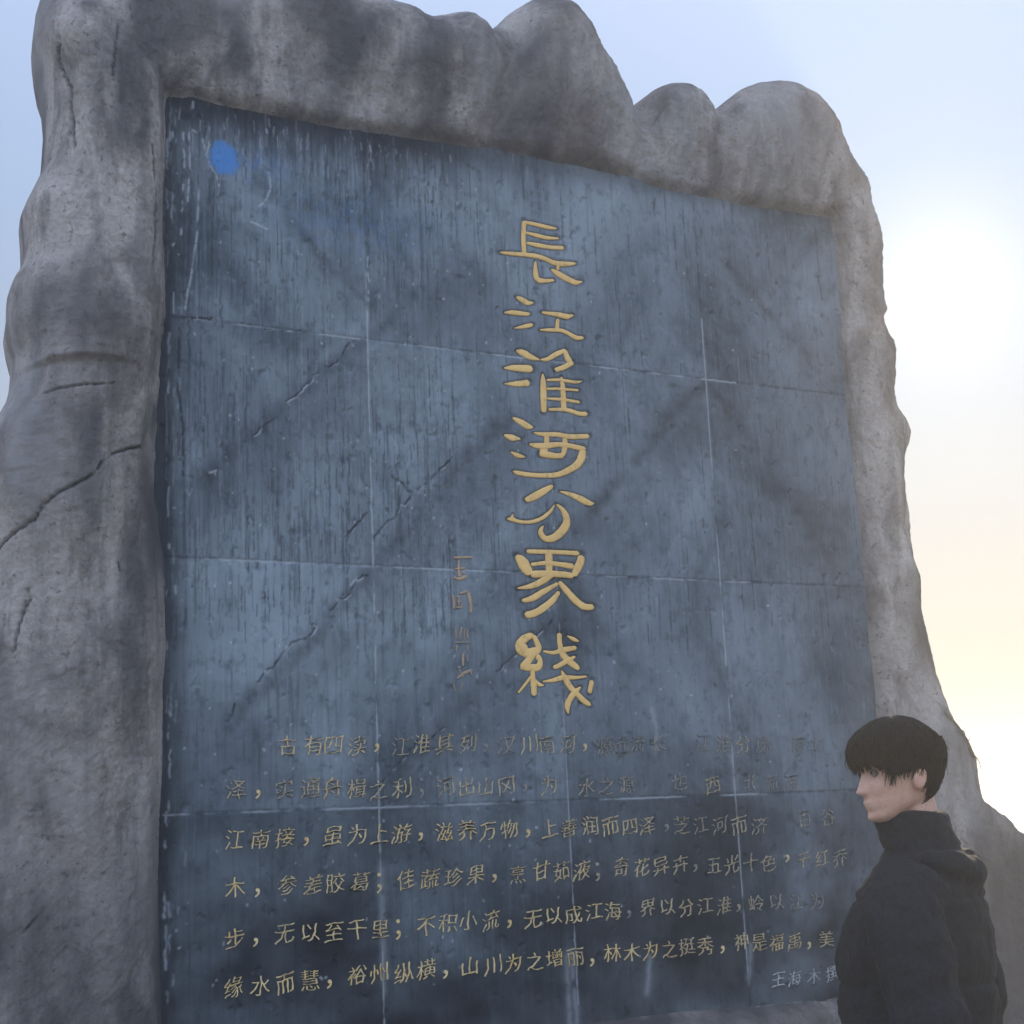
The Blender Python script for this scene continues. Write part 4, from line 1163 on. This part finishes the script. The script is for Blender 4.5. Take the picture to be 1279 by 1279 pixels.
def head_shape():
    zs = np.concatenate([np.linspace(-0.118, 0.100, 110), np.linspace(0.1005, 0.114, 24)])
    seg = 128
    a = np.linspace(0, 2 * np.pi, seg, endpoint=False)
    A, Zm = np.meshgrid(a, zs)
    X, Y = head_surface(Zm, A)
    fr = (Y < 0)
    def bumpf(x0, z0, sx, sz, d):
        nonlocal Y
        Y = Y - d * np.exp(-((X - x0) / sx) ** 2 - ((Zm - z0) / sz) ** 2) * fr
    for sgn in (-1, 1):
        bumpf(sgn * 0.032, 0.000, 0.016, 0.012, -0.013)      # eye socket
        bumpf(sgn * 0.031, 0.021, 0.022, 0.006, 0.004)       # brow ridge
        bumpf(sgn * 0.041, -0.028, 0.020, 0.018, 0.004)      # cheekbone
        bumpf(sgn * 0.011, -0.040, 0.007, 0.007, 0.007)      # nostril wing
    nz = np.clip((0.010 - Zm) / 0.052, 0, 1)
    ridge = np.where((Zm < 0.012) & (Zm > -0.052), 0.004 + 0.018 * nz ** 1.3, 0) * sstep(-0.054, -0.042, Zm)
    Y = Y - ridge * np.exp(-(X / (0.007 + 0.004 * nz)) ** 2) * fr
    bumpf(0, -0.0655, 0.020, 0.0048, 0.006)                  # lips
    bumpf(0, -0.0765, 0.017, 0.0050, 0.006)
    bumpf(0, -0.0710, 0.022, 0.0022, -0.003)
    bumpf(0, -0.0880, 0.020, 0.0050, -0.003)
    bumpf(0, -0.1040, 0.018, 0.010, 0.005)                   # chin
    n, sg = X.shape
    V = np.stack([X, Y, Zm + HZ], -1).reshape(-1, 3)
    idx = np.arange(n * sg).reshape(n, sg)
    f = np.stack([idx[:-1], np.roll(idx[:-1], -1, 1), np.roll(idx[1:], -1, 1), idx[1:]], -1).reshape(-1, 4)
    V = np.vstack([V, [[0, -0.03, HZ - 0.119]], [[0, 0.002, HZ + 0.1145]]])
    b0 = np.stack([np.roll(idx[0], -1), idx[0], np.full(sg, n * sg)], 1)
    b1 = np.stack([idx[-1], np.roll(idx[-1], -1), np.full(sg, n * sg + 1)], 1)
    return V, [f, b0, b1]


def ear_shape(sgn):
    rings = []
    n, seg = 14, 24
    a = np.linspace(0, 2 * np.pi, seg, endpoint=False)
    V = []
    for k, r in enumerate(np.linspace(0.12, 1, n)):
        out = 0.012 * math.sin(r * math.pi * 0.8) + 0.004
        V.append(np.stack([np.full(seg, sgn * (0.071 + out)), 0.016 + 0.018 * r * np.cos(a) + 0.006 * np.sin(a) * r, HZ - 0.018 + 0.031 * r * np.sin(a)], 1))
    for k, r in enumerate(np.linspace(1, 0.15, 6)):
        V.append(np.stack([np.full(seg, sgn * 0.066), 0.014 + 0.016 * r * np.cos(a), HZ - 0.018 + 0.028 * r * np.sin(a)], 1))
    m = len(V)
    V = np.vstack(V)
    idx = np.arange(m * seg).reshape(m, seg)
    f = np.stack([idx[:-1], np.roll(idx[:-1], -1, 1), np.roll(idx[1:], -1, 1), idx[1:]], -1).reshape(-1, 4)
    V = np.vstack([V, V[:seg].mean(0)[None], V[-seg:].mean(0)[None]])
    b0 = np.stack([np.roll(idx[0], -1), idx[0], np.full(seg, m * seg)], 1)
    b1 = np.stack([idx[-1], np.roll(idx[-1], -1), np.full(seg, m * seg + 1)], 1)
    return V, [f, b0, b1]


def ball(c, r, seg=16, rings=10):
    th = np.linspace(0, np.pi, rings)
    a = np.linspace(0, 2 * np.pi, seg, endpoint=False)
    V = np.array([[c[0] + r * math.sin(t) * math.cos(q), c[1] + r * math.sin(t) * math.sin(q), c[2] + r * math.cos(t)] for t in th for q in a])
    idx = np.arange(rings * seg).reshape(rings, seg)
    return V, np.stack([idx[:-1], np.roll(idx[:-1], -1, 1), np.roll(idx[1:], -1, 1), idx[1:]], -1).reshape(-1, 4)


def turn(V, piv, rz, rx=0.0):
    c, s = math.cos(rz), math.sin(rz)
    q = V - piv
    cx_, sx_ = math.cos(rx), math.sin(rx)
    q = np.stack([q[:, 0], q[:, 1] * cx_ - q[:, 2] * sx_, q[:, 1] * sx_ + q[:, 2] * cx_], 1)
    return np.stack([q[:, 0] * c - q[:, 1] * s, q[:, 0] * s + q[:, 1] * c, q[:, 2]], 1) + piv


HEAD_TURN, HEAD_NOD = R(PERSON_HEAD_TURN), R(4)
PIV = np.array([0, 0.03, 1.56])
person = empty('person', PERSON_LOC, 'person with short black hair in a dark padded jacket standing in front of the stone', 'person', PERSON_RZ)

# body: head, neck, trunk, arms with the hands in the pockets, legs: one surface
hd = head_shape()
hd = (turn(hd[0], PIV, HEAD_TURN, HEAD_NOD), hd[1])
ears = [(turn(e[0], PIV, HEAD_TURN, HEAD_NOD), e[1]) for e in (ear_shape(-1), ear_shape(1))]
neck = loft([(0, 0.045, 1.40, 0.075, 0.065), (0, 0.040, 1.46, 0.060, 0.058), (0, 0.032, 1.53, 0.055, 0.056), (0, 0.022, 1.60, 0.052, 0.055), (0, 0.015, 1.66, 0.05, 0.05)])
trunk = loft([(0, 0.01, 0.86, 0.155, 0.105), (0, 0.0, 0.95, 0.165, 0.11), (0, 0.0, 1.08, 0.14, 0.10), (0, 0.0, 1.22, 0.16, 0.115), (0, 0.01, 1.34, 0.165, 0.11), (0, 0.025, 1.42, 0.13, 0.085), (0, 0.04, 1.47, 0.07, 0.06)])
arms = [limb([(s * 0.16, 0.02, 1.40), (s * 0.215, 0.03, 1.33), (s * 0.265, 0.05, 1.12), (s * 0.235, -0.06, 0.98), (s * 0.19, -0.125, 0.92)], [0.055, 0.052, 0.043, 0.036, 0.03]) for s in (-1, 1)]
hands = []
for s in (-1, 1):
    w0 = np.array([s * 0.19, -0.125, 0.92])
    dirv = np.array([-s * 0.35, -0.25, -0.85]); dirv /= np.linalg.norm(dirv)
    hands.append(limb([w0, w0 + dirv * 0.05, w0 + dirv * 0.09], [0.028, 0.034, 0.030]))
    side_ = np.cross(dirv, [s, 0, 0.1]); side_ /= np.linalg.norm(side_)
    for k, (o_, ln) in enumerate(((-0.027, 0.062), (-0.009, 0.075), (0.009, 0.070), (0.027, 0.055))):
        b0_ = w0 + dirv * 0.085 + side_ * o_
        hands.append(limb([b0_, b0_ + dirv * ln * 0.5, b0_ + dirv * ln * 0.95 + np.array([-s * 0.012, 0, 0])], [0.0095, 0.009, 0.0075], 10))
    b0_ = w0 + dirv * 0.035 - side_ * 0.028
    hands.append(limb([b0_, b0_ + dirv * 0.025 - side_ * 0.018, b0_ + dirv * 0.055 - side_ * 0.022], [0.012, 0.0105, 0.009], 10))
legs = []
for s in (-1, 1):
    legs.append(limb([(s * 0.085, 0.005, 0.92), (s * 0.095, 0.0, 0.70), (s * 0.098, -0.005, 0.48), (s * 0.10, 0.015, 0.28), (s * 0.10, 0.02, 0.08)], [0.085, 0.074, 0.056, 0.050, 0.038]))
    legs.append(limb([(s * 0.10, 0.05, 0.045), (s * 0.105, -0.05, 0.040), (s * 0.115, -0.14, 0.030)], [0.034, 0.036, 0.028]))
body = fuse('body', [hd, neck, trunk] + ears + arms + hands + legs, 0.0045, 2, SKIN_M, person)

for sgn in (-1, 1):
    v, f = ball(np.array([sgn * 0.0315, -0.0705, HZ + 0.001]), 0.0112)
    e = mesh_np('eye', turn(v, PIV, HEAD_TURN, HEAD_NOD), f, EYE_M, person)
    v, f = ball(np.array([sgn * 0.0315, -0.0775, HZ + 0.0015]), 0.0058, 12, 8)
    mesh_np('iris', turn(v, PIV, HEAD_TURN, HEAD_NOD), f, PUPIL_M, e)
    zz = np.linspace(0, 1, 9)
    path = np.stack([sgn * (0.012 + 0.036 * zz), -0.0985 + 0.016 * zz ** 2, HZ + 0.019 + 0.005 * np.sin(zz * 2.6)], 1)
    v, f = tube(path, 0.0034, 0.0016)
    mesh_np('eyebrow', turn(v, PIV, HEAD_TURN, HEAD_NOD), f, HAIR, person)


# hair: a full cap with a fringe and ragged ends
def build_hair():
    seg, nz = 240, 46
    a = np.linspace(0, 2 * np.pi, seg, endpoint=False)
    d = np.abs(np.where(a > np.pi, a - 2 * np.pi, a))
    low = np.interp(d, [0, 0.5, 0.85, 1.1, 1.45, 1.75, 2.1, 2.6, np.pi], [0.020, 0.018, 0.008, -0.018, -0.002, -0.014, -0.052, -0.074, -0.080])
    low = low + 0.016 * noise3(a * 6, 0 * a, 0 * a, 3) + 0.012 * noise3(a * 17, 0 * a + 4, 0 * a, 5)
    rows, inner = [], []
    for k, t in enumerate(np.linspace(0, 1, nz)):
        z = low + (0.1138 - low) * t
        thick = 0.017 * (1 - 0.25 * t)
        lock = 0.0030 * noise3(a * 26 + 1.5 * np.sin(t * 4), np.full(seg, t * 2.0), 0 * a, 8) + 0.0030 * noise3(a * 50, np.full(seg, t * 3.0), 0 * a, 9)
        taper = 0.25 + 0.75 * min(1, t / 0.10)
        g = thick * taper + lock
        x, y = head_surface(z, a, 0.0)
        x2, y2 = head_surface(z, a, g)
        up = 0.013 * sstep(0.55, 1.0, np.full(seg, t)) + lock * t * 0.8
        rows.append(np.stack([x2, y2, z + HZ + up], 1))
    base = np.stack([*head_surface(low, a, -0.006), low + HZ], 1)
    V = np.vstack([base] + rows)
    m = nz + 1
    idx = np.arange(m * seg).reshape(m, seg)
    f = np.stack([idx[:-1], np.roll(idx[:-1], -1, 1), np.roll(idx[1:], -1, 1), idx[1:]], -1).reshape(-1, 4)
    V = np.vstack([V, [[0, 0.0, HZ + 0.128]]])
    b1 = np.stack([idx[-1], np.roll(idx[-1], -1), np.full(seg, m * seg)], 1)
    vs, fs, off = [V], [f], len(V)
    rr = np.random.default_rng(2)
    for k in range(1500):
        az = rr.uniform(0, 2 * np.pi)
        dd = abs(az if az < np.pi else az - 2 * np.pi)
        lo = np.interp(az, a, low)
        z1 = lo + rr.uniform(-0.016, 0.05)
        z0 = min(0.105, z1 + rr.uniform(0.05, 0.09))
        az2 = az + rr.normal(0, 0.10)
        pts = []
        for t in np.linspace(0, 1, 5):
            z = z0 + (z1 - z0) * t
            aa = az + (az2 - az) * t
            x, y = head_surface(np.array([z]), np.array([aa]), 0.0155 - 0.006 * t * t + 0.005 * rr.random())
            pts.append((x[0], y[0], z + HZ + 0.008 * (1 - t)))
        v, ff = tube(np.array(pts), rr.uniform(0.0012, 0.0026), 0.0006, 4)
        vs.append(v); fs.append(ff + off); off += len(v)
    for k in range(170):                       # loose flyaway strands
        az = rr.uniform(0, 2 * np.pi)
        lo = np.interp(az, a, low)
        z0 = rr.uniform(0.03, 0.108)
        z1 = max(lo - 0.01, z0 - rr.uniform(0.03, 0.08))
        pts = []
        g0 = rr.uniform(0.015, 0.019); g1 = g0 + rr.uniform(0.0, 0.010)
        for t in np.linspace(0, 1, 5):
            x, y = head_surface(np.array([z0 + (z1 - z0) * t]), np.array([az + rr.normal(0, 0.02) + 0.2 * t]), g0 + (g1 - g0) * t * t)
            pts.append((x[0], y[0], z0 + (z1 - z0) * t + HZ + 0.010 * (1 - t)))
        v, ff = tube(np.array(pts), 0.0007, 0.0004, 3)
        vs.append(v); fs.append(ff + off); off += len(v)
    V = np.vstack(vs)
    return mesh_np('hair', turn(V, PIV, HEAD_TURN, HEAD_NOD), [np.vstack(fs), b1], HAIR, person)


build_hair()


def wrinkle(co, nn):
    x, y, z = co.T
    d = 0.012 * fbm(x * 6, y * 6, z * 8, 3, 5) + 0.0022 * np.sin(z * 55 + 3 * noise3(x * 5, y * 5, z * 5, 2)) * np.clip(sstep(0.8, 0.95, z), 0, 1) * sstep(1.47, 1.38, z)
    d += 0.004 * fbm(x * 26, y * 26, z * 30, 2, 6)
    for zs in (1.395, 1.205, 1.035, 0.885):                       # quilting seams across the back and chest
        d -= 0.007 * np.exp(-((z - zs - 0.010 * np.sin(x * 9)) / 0.006) ** 2) * (np.abs(x) < 0.21)
    arm_seam = np.abs(np.abs(x) - (0.185 + 0.10 * (1.42 - z)))
    d -= 0.006 * np.exp(-(arm_seam / 0.006) ** 2) * sstep(1.15, 1.22, z) * sstep(1.46, 1.42, z)
    d -= 0.006 * np.exp(-((z - 1.505) / 0.005) ** 2)
    return co + nn * d[:, None]


jt = loft([(0, 0.005, 0.74, 0.205, 0.150), (0, 0.0, 0.80, 0.215, 0.160), (0, -0.005, 0.98, 0.215, 0.165), (0, -0.005, 1.14, 0.222, 0.170), (0, 0.0, 1.28, 0.232, 0.170), (0, 0.010, 1.38, 0.225, 0.150), (0, 0.025, 1.445, 0.170, 0.118), (0, 0.035, 1.49, 0.108, 0.094), (0, 0.028, 1.545, 0.088, 0.090), (0, 0.016, 1.592, 0.080, 0.086)], 48, 2.3)
js = [limb([(s * 0.15, 0.02, 1.41), (s * 0.222, 0.03, 1.355), (s * 0.265, 0.05, 1.24), (s * 0.290, 0.06, 1.10), (s * 0.255, -0.06, 0.96), (s * 0.200, -0.140, 0.905)], [0.090, 0.092, 0.083, 0.077, 0.068, 0.056]) for s in (-1, 1)]
hood = limb([(-0.115, 0.060, 1.485), (-0.10, 0.110, 1.465), (0.0, 0.135, 1.445), (0.10, 0.110, 1.465), (0.115, 0.060, 1.485)], [0.028, 0.036, 0.040, 0.036, 0.028])
jacket = fuse('jacket', [jt, hood] + js, 0.008, 3, JACKET_M, person, wrinkle)
tr = []
for s in (-1, 1):
    tr.append(limb([(s * 0.085, 0.005, 0.93), (s * 0.098, 0.0, 0.70), (s * 0.102, -0.004, 0.48), (s * 0.104, 0.014, 0.26), (s * 0.104, 0.02, 0.085)], [0.108, 0.096, 0.080, 0.074, 0.070]))
tr.append(loft([(0, 0.0, 0.80, 0.165, 0.118), (0, 0.0, 0.90, 0.178, 0.128), (0, 0.0, 1.0, 0.170, 0.120)]))
fuse('trousers', tr, 0.009, 3, TROUSER_M, person, lambda c, n: c + n * (0.006 * fbm(c[:, 0] * 9, c[:, 1] * 9, c[:, 2] * 12, 3, 3))[:, None])
for s in (-1, 1):
    sh = loft([(s * 0.108, -0.045, 0.0, 0.050, 0.150), (s * 0.108, -0.045, 0.03, 0.052, 0.152), (s * 0.107, -0.030, 0.065, 0.047, 0.125), (s * 0.106, 0.010, 0.10, 0.044, 0.072), (s * 0.105, 0.022, 0.13, 0.046, 0.056)], 32, 2.4)
    mesh_np('shoe', sh[0], sh[1], SHOE_M, person)
